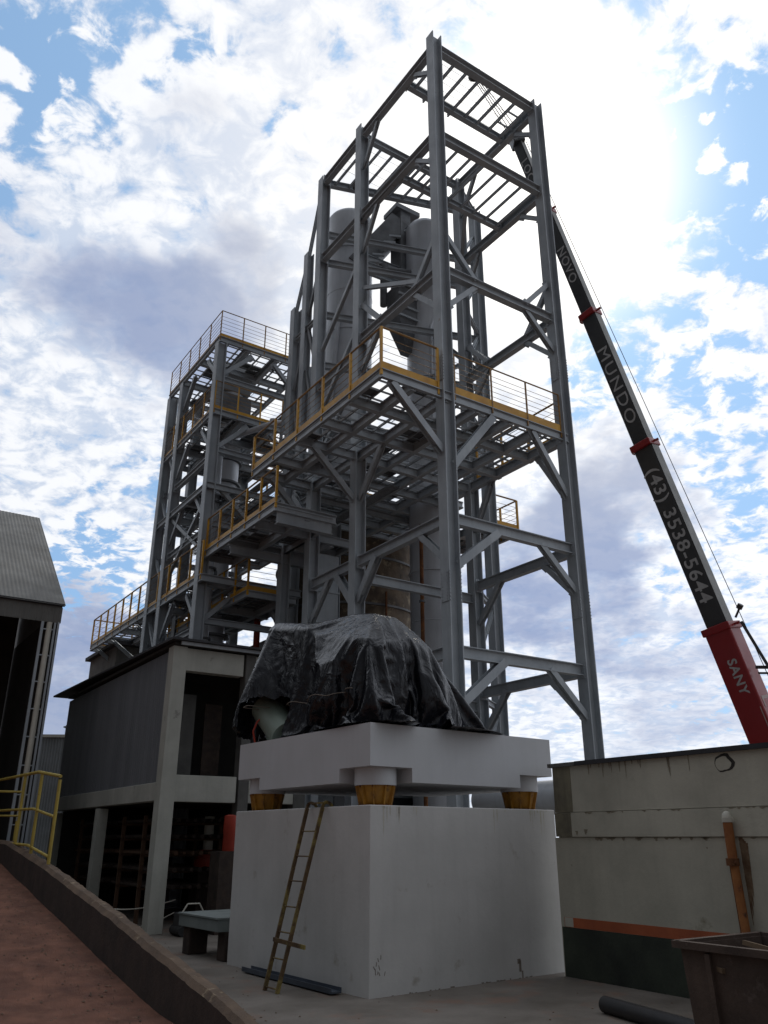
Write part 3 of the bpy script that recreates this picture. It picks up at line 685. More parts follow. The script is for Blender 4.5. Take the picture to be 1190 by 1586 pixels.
pipe_thing('curved feed pipe between the high duct and the silver column top', [(2.6, 6.6, 19.6), (2.6, 6.6, 21.2), (3.9, 6.1, 21.2), (3.9, 6.1, 22.4)], .13, 'duct')
for u_, v_, z_, lab in ((-1.0, 12.4, 9.75, 'round blue grey fan casing on the low walkway deck of the left tower'), (.9, 12.9, 15.9, 'round fan casing on the middle deck of the left tower')):
    e = empty('fan', W(u_, v_, z_), TR, lab, 'fan')
    b_ = MB(); b_.tube((0, -.18, .5), (0, .18, .5), .42, 24); b_.build('scroll', 'duct', e, smooth=True)
    b_ = MB(); b_.tube((0, -.24, .5), (0, -.18, .5), .22, 18); b_.build('inlet_ring', 'silver', e, smooth=True)
    MB().box(-.3, .3, -.2, .2, 0, .12).build('base_frame', 'yellow', e); MB().tube((.45, 0, .3), (.95, 0, .3), .16, 14).build('motor', 'green_paint', e, smooth=True)
for a_, b__, z_, lab in (((-.6, 10.6), (-.6, 15.2), 12.0, 'cable tray hung across the left tower below its middle deck'), ((1.4, 4.2), (1.4, 8.6), 11.35, 'cable tray hung under the yellow railed platform of the tall tower')):
    b_ = MB(); A_, B_ = W(*a_, z_), W(*b__, z_); b_.bar(A_, B_, .012, .08, ox=.15); b_.bar(A_, B_, .012, .08, ox=-.15)
    for k in range(14): c_ = A_.lerp(B_, (k + .5) / 14); dd = (B_ - A_).normalized().cross(Vector((0, 0, 1))); b_.bar(c_ - dd * .15, c_ + dd * .15, .03, .015)
    for k in range(4): b_.tube(A_ + (B_ - A_).normalized().cross(Vector((0, 0, 1))) * (k - 1.5) * .06, B_ + (B_ - A_).normalized().cross(Vector((0, 0, 1))) * (k - 1.5) * .06, .018, 6)
    tag(b_.build('cable_tray', 'steel_dark'), lab, 'cable tray')

# ------------------------------------------------------------------ crane
B0 = Vector((10.1, 22.0, 4.0)); B1 = Vector((4.62, 22.0, 25.35))
ax = (B1 - B0).normalized()
c0 = Vector((0, -1, 0)); c0 = (c0 - ax * c0.dot(ax)).normalized(); r0 = ax.cross(c0).normalized()
if r0.x < 0: r0 = -r0
al = R(50)
n1v = (c0 * math.cos(al) - r0 * math.sin(al)).normalized()      # lettered face
n2v = (c0 * math.sin(al) + r0 * math.cos(al)).normalized()      # narrower face
K = empty('mobile_crane', (B0 - ax * 3.0) * 1.0, 0, 'mobile crane with long dark telescopic boom, red base section and painted phone number', 'crane')
K.location.z = 0; KO = K.location.copy()
def kz(z): return B0 + ax * ((z - 4.0) / ax.z) - KO
def kbox(m, z0, z1, w, h):
    b = MB(); vs = []
    for z in (z0, z1):
        c = kz(z)
        for a, d_ in ((-1, -1), (1, -1), (1, 1), (-1, 1)):
            vs.append(c + n1v * (a * h / 2) + n2v * (d_ * w / 2))
    b.add(vs, [(0, 1, 2, 3), (7, 6, 5, 4), (0, 4, 5, 1), (1, 5, 6, 2), (2, 6, 7, 3), (3, 7, 4, 0)]); return b
# sections: (z0, z1, width of lettered face, depth, material)
secs = ((1.6, 7.15, .76, .66, 'crane_red'), (7.15, 12.75, .62, .42, 'crane_black'), (12.75, 17.45, .52, .36, 'crane_black'), (17.45, 21.6, .43, .30, 'crane_black'), (21.6, 24.75, .37, .26, 'crane_black'))
sec_o = []
for z0, z1, w, h, m in secs:
    o = kbox(m, z0, z1, w, h).build('boom_section', m, K, bevel=.05); sec_o.append((o, w, h))
    if m != 'crane_red':
        s2 = MB(); vs = []
        for z in (z0, z1):
            for a in (-.46, .46):
                for d_ in (0, .006): vs.append(kz(z) + n2v * (w / 2 + d_ + .001) + n1v * (a * h))
        s2.add([vs[0], vs[2], vs[3], vs[1], vs[4], vs[6], vs[7], vs[5]], [(0, 1, 2, 3), (7, 6, 5, 4), (0, 4, 5, 1), (1, 5, 6, 2), (2, 6, 7, 3), (3, 7, 4, 0)])
        s2.build('side_panel', 'crane_grey', o)
for z, w in ((7.15, .84), (12.75, .69), (17.45, .58), (21.6, .48)):
    o = kbox('crane_red', z - .10, z + .10, w, w * .92).build('collar', 'crane_red', K, bevel=.03)
    br = MB(); c = kz(z); br.bar(c + n2v * w * .45 + c0 * .05, c + n2v * (w * .5 + .14), .06, .05); br.bar(c - n2v * w * .5, c - n2v * (w * .5 + .10), .12, .1)
    br.build('cable_guide', 'crane_red', o)
# bracket near the foot of the boom
br = MB(); q0 = kz(7.15) + n2v * .6; q1 = kz(5.85) + n2v * .80; q2 = kz(5.95) + n2v * .48
br.bar(q0, q1, .07, .07); br.bar(q1, q2, .08, .08); br.bar(q1 - ax * .16, q2 - ax * .16, .05, .05)
br.tube(kz(7.3) + n2v * .5, kz(7.5) + n2v * .72, .03, 6); br.tube(kz(7.48) + n2v * .68, kz(7.56) + n2v * .78, .08, 8)
br.build('rope_bracket', 'cable', K)
MB().tube(kz(3.0) + n2v * .75, kz(24.6) + n2v * .30, .011, 5).build('hoist_rope', 'cable', K)
# lettering
def lettermat(z, w, h, face=1, side=0):
    X = -ax; nn = n1v if face == 1 else n2v; off = h / 2 if face == 1 else w / 2
    Yv = nn.cross(X).normalized()
    pos = kz(z) + nn * (off + .004) + Yv * side
    m = Matrix((X, Yv, nn)).transposed().to_4x4(); m.translation = pos; return m
text_mesh('(43) 3538-5644', .56, 'letter', K, lettermat(9.95, .62, .42), bold=.012, space=1.08, sx=1.12)
text_mesh('MUNDO', .52, 'letter', K, lettermat(14.85, .52, .36), bold=.0, space=1.22, sx=1.25)
text_mesh('NOVO', .42, 'letter', K, lettermat(19.4, .43, .30), bold=.008, space=1.15, sx=1.05)
text_mesh('LOCA', .40, 'letter', K, lettermat(23.3, .37, .26), bold=.008, space=1.15, sx=1.1)
text_mesh('SANY', .36, 'letter', K, lettermat(5.85, .76, .66, 1, .06), bold=.02, space=1.1, sx=1.0)
text_mesh('LOCA', .62, 'letter_red', K, lettermat(4.3, .76, .66, 2, 0), bold=.012, space=1.2, sx=1.1)
ln = MB(); ln.add([kz(z) + n1v * (.66 / 2 + d_) + n2v * x for z in (3.9, 5.0) for d_ in (.002, .006) for x in (.30, .325)], [(0, 1, 3, 2), (4, 6, 7, 5), (0, 4, 5, 1), (2, 3, 7, 6), (0, 2, 6, 4), (1, 5, 7, 3)])
ln.build('scale_stripe', 'letter_red', K)
# boom head, sheaves and luffing ropes
hd = MB(); c = kz(24.9); hd.bar(c - ax * .25, c + ax * .35, .5, .42); hd.build('boom_head', 'crane_black', K, bevel=.03)
for k in (-1, 0, 1):
    s_ = MB(); cc = kz(25.3) + n1v * (.14 * k) - n2v * .25; s_.tube(cc - n1v * .04, cc + n1v * .04, .22, 16); s_.build('sheave', 'crane_red', K)
jt = Vector((3.24, 21.0, 26.8)) - KO
hr = MB()
for a, b_ in ((-.22, -.10), (-.08, -.03), (.08, .03), (.22, .10)):
    hr.tube(kz(25.3) + Vector((a, 0, 0)), jt + Vector((b_, 0, 0)), .015, 5)
hr.build('luffing_rope', 'cable', K)
bl = MB(); bl.box(jt.x - .16, jt.x + .16, jt.y - .1, jt.y + .1, jt.z - .1, jt.z + .28); bl.tube(jt + Vector((-.05, -.1, .1)), jt + Vector((-.05, .12, .1)), .2, 12); bl.build('jib_block', 'cable', K)
# carrier behind the wall
tk = MB(); tk.box(-2.2, 7.5, -1.3, 1.3, .9, 1.5); tk.build('carrier', 'crane_red', K, bevel=.05)
tk = MB(); tk.box(-1.6, 1.8, -1.2, 1.2, 1.55, 2.1); tk.box(-1.9, -.4, .25, 1.25, 2.1, 2.6); tk.build('turntable', 'crane_red', K, bevel=.08)
tk = MB(); tk.box(5.8, 7.6, -1.25, 1.25, 1.5, 2.7); tk.build('cab', 'crane_red', K, bevel=.12)
for x in (-1.4, .1, 4.2, 5.6):
    for y in (-1.05, 1.05):
        wv = MB(); wv.tube((x, y - .2, .55), (x, y + .2, .55), .55, 24); wv.build('wheel', 'tyre', K)

# ------------------------------------------------------------------ pedestal, inertia block, spring mounts
PW, PL, PH = 3.558, 3.692, 2.209
pd = MB(); nn = 24
pd.box(0, PW, 0, PL, -.02, PH)
o = pd.build('machine_pedestal', 'white_conc', bevel=.012); o.location = PO; o.rotation_euler.z = PR
tag(o, 'large white painted concrete plinth with a rusty ladder leaning on it', 'plinth')
ck = MB()
for (u, z0, z1, w) in ((2.62, .08, .22, .02), (2.66, .0, .09, .012), (2.60, .18, .24, .03)):
    ck.box(u - w, u + w, -.003, 0, z0, z1)
for k in range(9):
    a = .08 + random.random() * .16; z = .22 + random.random() * .2; ck.bar((a, -.002, z), (a + .02 * random.uniform(-1, 1), -.002, z + .03 + random.random() * .05), .008, .002, up=(0, 1, 0))
ck.build('scuff_mark', 'scratch', o)
bs = MB()
for k in range(26):
    u = .3 + 2.9 * random.random(); w = .006 + .022 * random.random(); bs.prism([(u - w, -.003), (u + w * .6, -.003), (u + w, -.001), (u - w, -.001)], .0, .004 + .012 * random.random())
bs.build('base_chip', 'scratch', o)
ys = MB(); rs = random.Random(12)
for uc, n_, sp in ((.50, 9, .30), (3.15, 8, .25), (1.9, 4, .8)):
    for k in range(n_):
        u = uc + rs.uniform(-sp, sp); w = rs.uniform(.006, .02); h = rs.uniform(.05, .5) ** 1.4; zt = PH - .014; L_ = []; R_ = []
        for i in range(13):
            f_ = i / 12; ww = w * (1 - f_) ** .7 * (1 + .3 * rs.uniform(-1, 1)); L_.append((u - ww, -.0015, zt - h * f_)); R_.append((u + ww + .0005, -.0015, zt - h * f_))
        ys.add(L_ + R_, [(i, i + 1, 14 + i, 13 + i) for i in range(12)])
ys.build('run_mark', 'yellowed', o)
Bk = empty('inertia_block', PO, PR, 'white concrete slab with notched corners under the tarpaulin, above the plinth', 'slab')
nz_, z0, zn, z1 = .72, 2.51, 2.70, 3.262
bb = MB(); bb.prism([(nz_, 0), (PW - nz_, 0), (PW - nz_, nz_), (PW, nz_), (PW, PL - nz_), (PW - nz_, PL - nz_), (PW - nz_, PL), (nz_, PL), (nz_, PL - nz_), (0, PL - nz_), (0, nz_), (nz_, nz_)], z0, z1)
for u in (0, PW - nz_):
    for v in (0, PL - nz_): bb.box(u, u + nz_, v, v + nz_, zn, z1)
bb.build('slab', 'white_paint', Bk)
for i, (u, v, lab) in enumerate(((.36, .36, 'yellow spring mount with white collar under the slab corner nearest the viewer'), (PW - .38, .36, 'yellow spring mount with white collar under the right corner of the slab'),
                 (.36, PL - .36, 'yellow spring mount with white collar under the left corner of the slab'), (PW - .38, PL - .36, None))):
    if lab is None: continue
    c = empty('spring_mount', Vector(PO) + Vector((u * math.cos(PR) - v * math.sin(PR), u * math.sin(PR) + v * math.cos(PR), PH)), PR, lab, 'mount', 'spring mounts carrying the slab')
    MB().lathe([(.29, .262), (.29, .489)], 40).build('collar', 'white_paint', c, smooth=True)
    MB().lathe([(.17, .012), (.19, .03), (.25, .25), (.25, .262)], 24).build('spring_housing', 'mount_paint', c, smooth=True)
    rb = MB()
    for k in range(10):
        a = 2 * math.pi * k / 10 + .2; x, y = math.cos(a), math.sin(a)
        rb.bar((x * .205, y * .205, .0), (x * .262, y * .262, .26), .016, .05, up=(x, y, 0))
    rb.build('rib', 'mount_paint', c)
    MB().lathe([(.24, 0), (.24, .014)], 24).build('base_plate', 'rust', c)
    bt = MB(); 
    for k in range(8):
        a = 2 * math.pi * k / 8; bt.tube((.262 * math.cos(a), .262 * math.sin(a), .235), (.262 * math.cos(a), .262 * math.sin(a), .262), .014, 6)
    bt.build('bolt', 'rust', c)

# covered machine: the part that shows under the sheet
Mc = empty('covered_motor', (PO[0] + .48 * math.cos(PR) - 3.12 * math.sin(PR), PO[1] + .48 * math.sin(PR) + 3.12 * math.cos(PR), z1), 0, 'pale green motor end showing under the left edge of the black tarpaulin', 'motor')
MB().tube((-.16, -.25, .34), (.6, .30, .34), .27, 28).build('motor_body', 'green_paint', Mc, smooth=True)
MB().lathe([(.02, 0), (.20, .02), (.27, .07), (.285, .14)], 28).build('end_shield', 'green_paint', Mc, smooth=True)
es = Mc.children[-1]; es.rotation_euler = Vector((.76, .55, 0)).to_track_quat('Z', 'Y').to_euler(); es.location = (-.27, -.33, .34)
MB().box(-.15, .5, -.2, .25, 0, .09).build('foot', 'conc_dark', Mc)
cb = MB(); cb.path([(-.46, .0, .02), (-.5, -.02, .2), (-.44, -.02, .36), (-.3, 0, .5)], .016, 6); cb.build('cable_tail', 'red_drum', Mc)

# black plastic sheet: a cloth dropped over the shape of the machine with the cloth solver, then kept as a plain mesh
def hull_body(pts):
    me = bpy.data.meshes.new('drape_form'); bm = bmesh.new()
    for q in pts: bm.verts.new(q)
    bmesh.ops.convex_hull(bm, input=bm.verts); bmesh.ops.triangulate(bm, faces=bm.faces); bm.to_mesh(me); bm.free()
    o = bpy.data.objects.new('drape_form', me); COL.objects.link(o)
    o.modifiers.new('c', 'COLLISION'); o.collision.thickness_outer = .015; o.collision.cloth_friction = 30; o.collision.thickness_inner = .2
    return o
def blk(u0, u1, v0, v1, zb_, za, zc, ins=.12):
    q = [(u, v, zb_) for u in (u0, u1) for v in (v0, v1)]
    q += [(u, v, (za if v == v0 else zc) - ins * 1.1) for u in (u0, u1) for v in (v0, v1)]
    return q + [(u0 + ins, v0 + ins, za), (u1 - ins, v0 + ins, za), (u0 + ins, v1 - ins, zc), (u1 - ins, v1 - ins, zc)]
forms = [hull_body(blk(*q)) for q in ((-1.2, 3.6, -1.2, 4.9, 2.6, z1, z1, 0.0), (.42, 1.62, .62, 2.0, z1 - .1, 4.70, 4.95), (.35, 1.35, 2.2, 3.50, z1 - .1, 5.12, 5.36, .1),
         (.75, 1.35, .95, 1.75, 4.6, 5.1, 5.22, .10), (.12, .5, 3.1, 3.60, 4.0, 4.55, 4.55, .1), (.2, .5, 1.2, 1.6, 3.8, 4.4, 4.4, .08), (1.3, 2.45, .50, 2.6, z1 - .1, 3.62, 4.0, .15), (1.3, 1.9, .50, 1.6, z1 - .1, 4.15, 4.3, .15), (.45, 1.1, 3.2, 3.62, z1 + .6, 5.0, 5.0, .1))]
GU, GV = 120, 146; bm = bmesh.new(); idx = {}
for i in range(GU + 1):
    for j in range(GV + 1):
        a = (i / GU - .5) * 2; b = (j / GV - .5) * 2
        if abs(a) ** 3 + abs(b) ** 3 > 1.12: continue
        x = 1.05 + a * 2.65; y = 2.05 + b * 3.35
        idx[i, j] = bm.verts.new((x, y, 5.48 + .05 * noise.noise(Vector((x * 2, y * 2, 0))) + .02 * noise.noise(Vector((x * 9, y * 9, 0)))))
for i in range(GU):
    for j in range(GV):
        k = [(i, j), (i + 1, j), (i + 1, j + 1), (i, j + 1)]
        if all(q in idx for q in k): bm.faces.new([idx[q] for q in k])
me = bpy.data.meshes.new('sheet_form'); bm.to_mesh(me); bm.free()
cl = bpy.data.objects.new('sheet_form', me); COL.objects.link(cl)
cm = cl.modifiers.new('cloth', 'CLOTH'); q = cm.settings
q.quality = 6; q.mass = .25; q.air_damping = 1.0; q.tension_stiffness = 40; q.compression_stiffness = 20; q.shear_stiffness = 12; q.bending_stiffness = 4.0
q.tension_damping = 5; q.compression_damping = 5; q.shear_damping = 3; q.bending_damping = .5
cm.collision_settings.collision_quality = 3; cm.collision_settings.distance_min = .012
cm.collision_settings.use_self_collision = True; cm.collision_settings.self_distance_min = .008; cm.collision_settings.self_friction = 5
NF = 62; sc.frame_start = 1; sc.frame_end = NF; cm.point_cache.frame_start = 1; cm.point_cache.frame_end = NF
hid = [o for o in sc.objects if o not in forms and o is not cl]
for o in hid: o.hide_viewport = True
for fr_ in range(1, NF + 1): sc.frame_set(fr_)
me = bpy.data.meshes.new_from_object(cl.evaluated_get(bpy.context.evaluated_depsgraph_get()))
for o in hid: o.hide_viewport = False
bpy.data.objects.remove(cl)
for o in forms: bpy.data.objects.remove(o)
sc.frame_end = 1; sc.frame_set(1)
keep = []
for v_ in me.vertices:
    u, v, z = v_.co; lim = .04 if z < 3.5 else -.1
    if u < lim: u = lim - (lim - u) * .25
    if v > 3.80: v = 3.80 + (v - 3.80) * .4
    keep.append(not (3.60 > v > 2.66 + .15 * noise.noise(Vector((u * 3, z * 3, 1))) and u < 1.0 and z < 3.93 + .10 * noise.noise(Vector((u * 5, v * 5, 0)))))
    v_.co = (u, v, max(z, z1 + .008))
bm = bmesh.new(); bm.from_mesh(me); bm.verts.ensure_lookup_table()
bmesh.ops.delete(bm, geom=[bm.verts[i] for i, k in enumerate(keep) if not k], context='VERTS')
bm.to_mesh(me); bm.free()
me.name = 'tarpaulin'; me.materials.clear(); me.materials.append(MATS['tarp'])
to = bpy.data.objects.new('tarpaulin', me); COL.objects.link(to)
sb = to.modifiers.new('smooth', 'SUBSURF'); sb.levels = 1; sb.render_levels = 1
to.location = PO; to.location.z = 0; to.rotation_euler.z = PR
for p_ in to.data.polygons: p_.use_smooth = True
tag(to, 'crumpled black plastic sheet draped over a machine on the white slab', 'tarpaulin')
# thin rope tied round the sheet: rests just outside it
e = empty('tie_rope', PO, PR, 'thin rope tied around the lower part of the black tarpaulin', 'rope')
rp = MB(); pts = []; lowv = [v_.co for v_ in to.data.vertices if 3.72 < v_.co.z < 3.92]
for k in range(44):
    v = 3.45 - 2.75 * k / 43; near = [c.x for c in lowv if abs(c.y - v) < .08]
    pts.append(((min(near) if near else .35) - .015, v, 3.82 + .03 * math.sin(k * .5)))
rp.path(pts, .007, 5); rp.build('rope_line', 'scratch', e)

# ------------------------------------------------------------------ ladder and channel
def PW_(u, v, z=0): return Vector((PO[0] + u * math.cos(PR) - v * math.sin(PR), PO[1] + u * math.sin(PR) + v * math.cos(PR), z))
Ld = empty('ladder', PW_(-.70, 1.13), PR, 'narrow rusty steel ladder leaning on the left face of the white plinth', 'ladder')
def lp(s_, side):   # along the ladder
    u = .0 + .64 * s_; v = (.155 + (.20 - .155) * s_) * side + .10 * s_; return Vector((u, v, 2.20 * s_))
for sd_ in (-1, 1):
    b = MB(); b.bar(lp(0, sd_), lp(1, sd_), .022, .055, up=(-1, 0, .3)); b.build('side_rail', 'ladder_rust', Ld)
    pts = [lp(1, sd_) + Vector(x) for x in ((0, 0, 0), (.01, 0, .05), (.06, 0, .075), (.13, 0, .055), (.16, 0, .015))]
    hk = MB()
    for a, b_ in zip(pts, pts[1:]): hk.bar(a, b_, .022, .04, up=(0, 0, 1))
    hk.build('top_hook', 'ladder_rust', Ld)
b = MB(); b.bar(lp(1, -1) + Vector((.04, 0, .065)), lp(1, 1) + Vector((.04, 0, .065)), .03, .02); b.build('top_bar', 'ladder_rust', Ld)
for k in range(8):
    s_ = [.02, .165, .30, .435, .575, .715, .86, .97][k]
    if k == 7: continue
    b = MB(); b.tube(lp(s_, -1), lp(s_, 1), .010, 6); b.build('rung', 'ladder_rust', Ld)
b = MB(); b.bar(lp(.25, 1) + Vector((-.03, .02, .02)), lp(.25, -1) + Vector((-.03, -.42, -.01)), .02, .05); b.build('cross_bar', 'ladder_rust', Ld)
Ch = MB(); a, b_ = PW_(-.14, 2.8, .03), PW_(-.17, .45, .03)
Ch.bar(a, b_, .16, .02); Ch.bar(a, b_, .012, .06, ox=.075, oz=.02); Ch.bar(a, b_, .012, .06, ox=-.075, oz=.02)
tag(Ch.build('steel_channel', 'channel'), 'dark blue steel channel lying on the floor along the left side of the plinth', 'steel beam')

# ------------------------------------------------------------------ right boundary wall
Wl = empty('boundary_wall', TO, TR, 'stained grey concrete wall with orange stripe and dark cap right of the plinth', 'wall')
wu, va, vb = -1.61, -22.0, -4.33
b = MB(); b.box(wu, wu + .25, va, vb + .05, -.02, 1.81); b.build('wall_panel', 'wall_conc', Wl)
b = MB(); b.box(wu - .022, wu + .25, va, vb, 1.822, 2.15); b.box(wu + .02, wu + .24, va, vb - .01, 1.81, 1.822); b.box(wu + .02, wu + .24, va, vb - .01, 2.15, 2.158); b.build('beam_band', 'wall_conc', Wl)
b = MB(); b.box(wu - .004, wu + .25, va, vb, 2.158, 2.80); b.build('parapet', 'wall_conc', Wl)
b = MB(); b.box(wu - .05, wu + .32, va, vb - .5, 2.80, 2.86); b.build('cap', 'roof_dark', Wl)
b = MB(); b.box(wu - .05, wu + .32, vb - .495, vb + .06, 2.80, 2.855); b.build('cap_end', 'conc_dark', Wl)
b = MB(); b.box(wu - .028, wu - .0225, vb - .32, vb, 1.824, 2.148); b.box(wu - .010, wu - .0045, vb - .36, vb, 2.162, 2.795); b.build('corner_render', 'damp', Wl)
b = MB(); b.box(wu - .004, wu - .0005, va, vb - .02, .63, .755); b.build('stripe', 'orange', Wl)
b = MB(); b.box(wu - .004, wu - .0005, va, vb + .03, .001, .628); b.build('dado_paint', 'wall_green', Wl)
b = MB(); b.box(wu - .006, wu - .004, vb - .19, vb - .03, .635, .752); b.build('label_plate', 'pvc', Wl)
# broken-out hole in the parapet: flat plate with the recess shade in its colour
b = MB(); pts = []; 
for k in range(18):
    a = 2 * math.pi * k / 18; r = .115 * (1 + .28 * noise.noise(Vector((math.cos(a) * 1.5, math.sin(a) * 1.5, 4)))); pts.append((r * math.cos(a) * 1.15, r * math.sin(a)))
b.add([(wu - .0075, -7.29 - x, 2.67 + y) for x, y in pts] + [(wu - .0045, -7.29 - x * 1.02, 2.67 + y * 1.02) for x, y in pts], [tuple(range(18))] + [(i, (i + 1) % 18, 18 + (i + 1) % 18, 18 + i) for i in range(18)])
b.build('painted_hole', 'hole_shade', Wl)
b = MB(); b.add([(wu - .0105, -7.275 - x * .80, 2.662 + y * .78) for x, y in pts] + [(wu - .008, -7.275 - x * .80, 2.662 + y * .78) for x, y in pts], [tuple(range(18))] + [(i, (i + 1) % 18, 18 + (i + 1) % 18, 18 + i) for i in range(18)])
b.build('mortar_patch', 'wall_conc', Wl)
# rust run beside the pipe, dirt lines under band edges and cap
b = MB(); rnd = random.Random(3)
def stain(zt, v, w, h, n=7, off=.003, pr=0.0, jit=.5):
    L = [(v - w / 2 * (1 - i / n) ** .6 * (1 + jit * rnd.uniform(-1, 1)), zt - h * i / n) for i in range(n + 1)]; Rr = [(v + w / 2 * (1 - i / n) ** .6 * (1 + jit * rnd.uniform(-1, 1)) + .002, zt - h * i / n) for i in range(n + 1)]
    vs_ = [(wu - off - pr, y, z) for y, z in L] + [(wu - off - pr, y, z) for y, z in Rr]
    b.add(vs_, [(i, i + 1, n + 2 + i, n + 1 + i) for i in range(n)])
for k in range(46): stain(1.81, vb - .3 - rnd.random() * 7, .03 + .10 * rnd.random(), .015 + .03 * rnd.random())
for k in range(30): stain(2.15, vb - .3 - rnd.random() * 7, .02 + .12 * rnd.random(), .01 + .02 * rnd.random(), pr=.022)
for k in range(16): stain(2.80, vb - .3 - rnd.random() * 2.2, .01 + .03 * rnd.random(), .05 + .25 * rnd.random() ** 2, pr=.004)
for v, z, s_ in ((-4.75, 1.9, .05), (-4.92, 1.92, .06), (-4.6, 1.45, .02), (-6.9, 1.7, .02)): stain(z, v, s_, s_ * 1.2, pr=.022)
b.build('dirt_streak', 'stain', Wl)
b = MB(); 
for k in range(4): stain(1.81 - .02 * k, -7.365 - k * .020, .05, .95 - .12 * k, n=40, off=.002 + .0006 * k, jit=.12)
b.build('rust_streak', 'rust_stain', Wl)
Dp = empty('drain_pipe', W(wu, -7.3), TR, 'rusty orange downpipe with white elbow on the right wall', 'pipe')
b = MB(); b.tube((-.09, .02, 1.98), (-.09, .02, 2.03), .062, 18); b.lathe([(.058, 2.03), (.05, 2.075), (.03, 2.10), (.005, 2.11)], 18, (-.09, .02)); b.tube((-.09, .02, 2.0), (.02, .02, 2.0), .05, 14); b.build('elbow', 'pvc', Dp, smooth=True)
b = MB(); b.tube((-.09, .02, 1.58), (-.09, .02, 1.98), .056, 18); b.build('upper_pipe', 'pipe_orange', Dp, smooth=True)
b = MB(); b.tube((-.10, .02, 1.50), (-.10, .02, 1.58), .075, 14); b.bar((-.16, -.07, 1.54), (-.02, .12, 1.54), .03, .03); b.build('pipe_clamp', 'rust', Dp, smooth=True)
b = MB(); b.tube((-.09, -.02, .60), (-.09, .01, 1.50), .050, 18); b.build('lower_pipe', 'pipe_orange', Dp, smooth=True)
b = MB(); b.bar((-.02, .07, .68), (-.02, .10, 1.78), .05, .04); b.build('backing_rail', 'rust', Dp)

# skip with debris, black pipe
Sk = empty('waste_skip', W(-.6, -9.3), TR, 'rusty dark steel skip full of scrap timber at the lower right', 'skip')
Sk.location = (2.72, 8.42, 0)
sr = TR
def sk(f, r, z): return (f, r, z)   # local: x into the wall direction, y along -v towards camera
b = MB(); Ls = 3.2; Wd = 1.25; Hs = .90; th = .03
b.add([(0.05, -.04, 0), (0.05, -Ls, 0), (0, -Ls, Hs), (0, 0, Hs), (th + .05, -.04, 0), (th + .05, -Ls, 0), (th, -Ls, Hs), (th, 0, Hs)], [(0, 1, 2, 3), (4, 7, 6, 5), (0, 4, 5, 1), (3, 2, 6, 7), (0, 3, 7, 4), (1, 5, 6, 2)])
b.add([(Wd - .05, -.04, 0), (Wd - .05, -Ls, 0), (Wd, -Ls, Hs), (Wd, 0, Hs), (Wd - th - .05, -.04, 0), (Wd - th - .05, -Ls, 0), (Wd - th, -Ls, Hs), (Wd - th, 0, Hs)], [(0, 1, 2, 3), (4, 7, 6, 5), (0, 4, 5, 1), (3, 2, 6, 7), (0, 3, 7, 4), (1, 5, 6, 2)])
b.add([(.05, -.04, 0), (Wd - .05, -.04, 0), (Wd, 0, Hs), (0, 0, Hs), (.05, -.07, 0), (Wd - .05, -.07, 0), (Wd - th, -th, Hs), (th, -th, Hs)], [(0, 1, 2, 3), (4, 7, 6, 5), (0, 4, 5, 1), (3, 2, 6, 7), (0, 3, 7, 4), (1, 5, 6, 2)])
b.box(.06, Wd - .06, -Ls, -.19, .005, .04); b.build('skip_body', 'skip', Sk)
b = MB(); b.bar((-.02, .02, Hs), (-.02, -Ls, Hs), .07, .06); b.bar((Wd + .02, .02, Hs), (Wd + .02, -Ls, Hs), .07, .06); b.bar((-.05, .02, Hs), (Wd + .05, .02, Hs), .07, .06); b.build('rim', 'skip', Sk)
for yy in (-.30, -1.2, -2.2):
    b = MB(); b.bar((-.01, yy, Hs - .05), (.03, yy, .02), .06, .05, up=(0, 1, 0)); b.build('side_rib', 'skip', Sk)
rnd = random.Random(5)
for k in range(14):
    e = empty('scrap_plank', (0, 0, 0), 0, None, None)
    x = .2 + rnd.random() * .8; y = -.4 - rnd.random() * 2.3; L = .5 + rnd.random() * .7; a = rnd.uniform(0, 6.28)
    wp = Matrix.Rotation(TR, 3, 'Z') @ Vector((x, y, 0)); e.location = Sk.location + wp; e.location.z = .66 + .22 * rnd.random(); e.rotation_euler = (rnd.uniform(-.25, .25), rnd.uniform(-.25, .25), a if k % 2 else TR + 1.57 + rnd.uniform(-.3, .3))
    b = MB(); b.box(-L / 2 * .6, L / 2 * .6, -.05, .05, -.02, .02); o = b.build('plank_board', 'timber' if k % 3 else 'dark_timber', e)
    tag(e, 'short scrap plank lying loose in the rusty skip', 'plank', 'scrap planks in the skip')
bp_ = MB(); bp_.tube(Vector((2.46, 10.45, .085)), Vector((3.1, 8.9, .085)), .085, 24, cap=False); bp_.tube(Vector((2.463, 10.443, .085)), Vector((3.1, 8.9, .085)), .070, 24)
tag(bp_.build('plastic_pipe', 'black_pipe', smooth=True), 'black plastic pipe lying on the concrete in front of the skip', 'pipe')

# ------------------------------------------------------------------ left two-storey concrete building
Bd = empty('concrete_building', W(-4.79, 4.08), TR, 'two-storey concrete frame building with dark clad side left of the plinth', 'building')
def bpart(name, m, boxes, **k):
    b_ = MB()
    for q in boxes: b_.box(*q)
    return b_.build(name, m, Bd, **k)
bpart('post', 'conc', [(0, .33, 0, .33, 0, 5.86)], bevel=.012)
bpart('post', 'conc', [(0, .26, 4.45, 4.72, 0, 2.5)], bevel=.012)
bpart('post', 'conc', [(0, .26, 9.0, 9.3, 0, 2.5)], bevel=.012)
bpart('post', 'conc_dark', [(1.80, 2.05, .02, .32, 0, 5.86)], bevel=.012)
bpart('post', 'conc_dark', [(3.2, 3.5, .02, .32, 0, 5.86)]); bpart('post', 'conc', [(1.6, 1.85, 4.2, 4.45, 0, 2.5)]); bpart('post', 'conc_dark', [(.7, .9, 7.0, 7.2, 0, 2.5)])
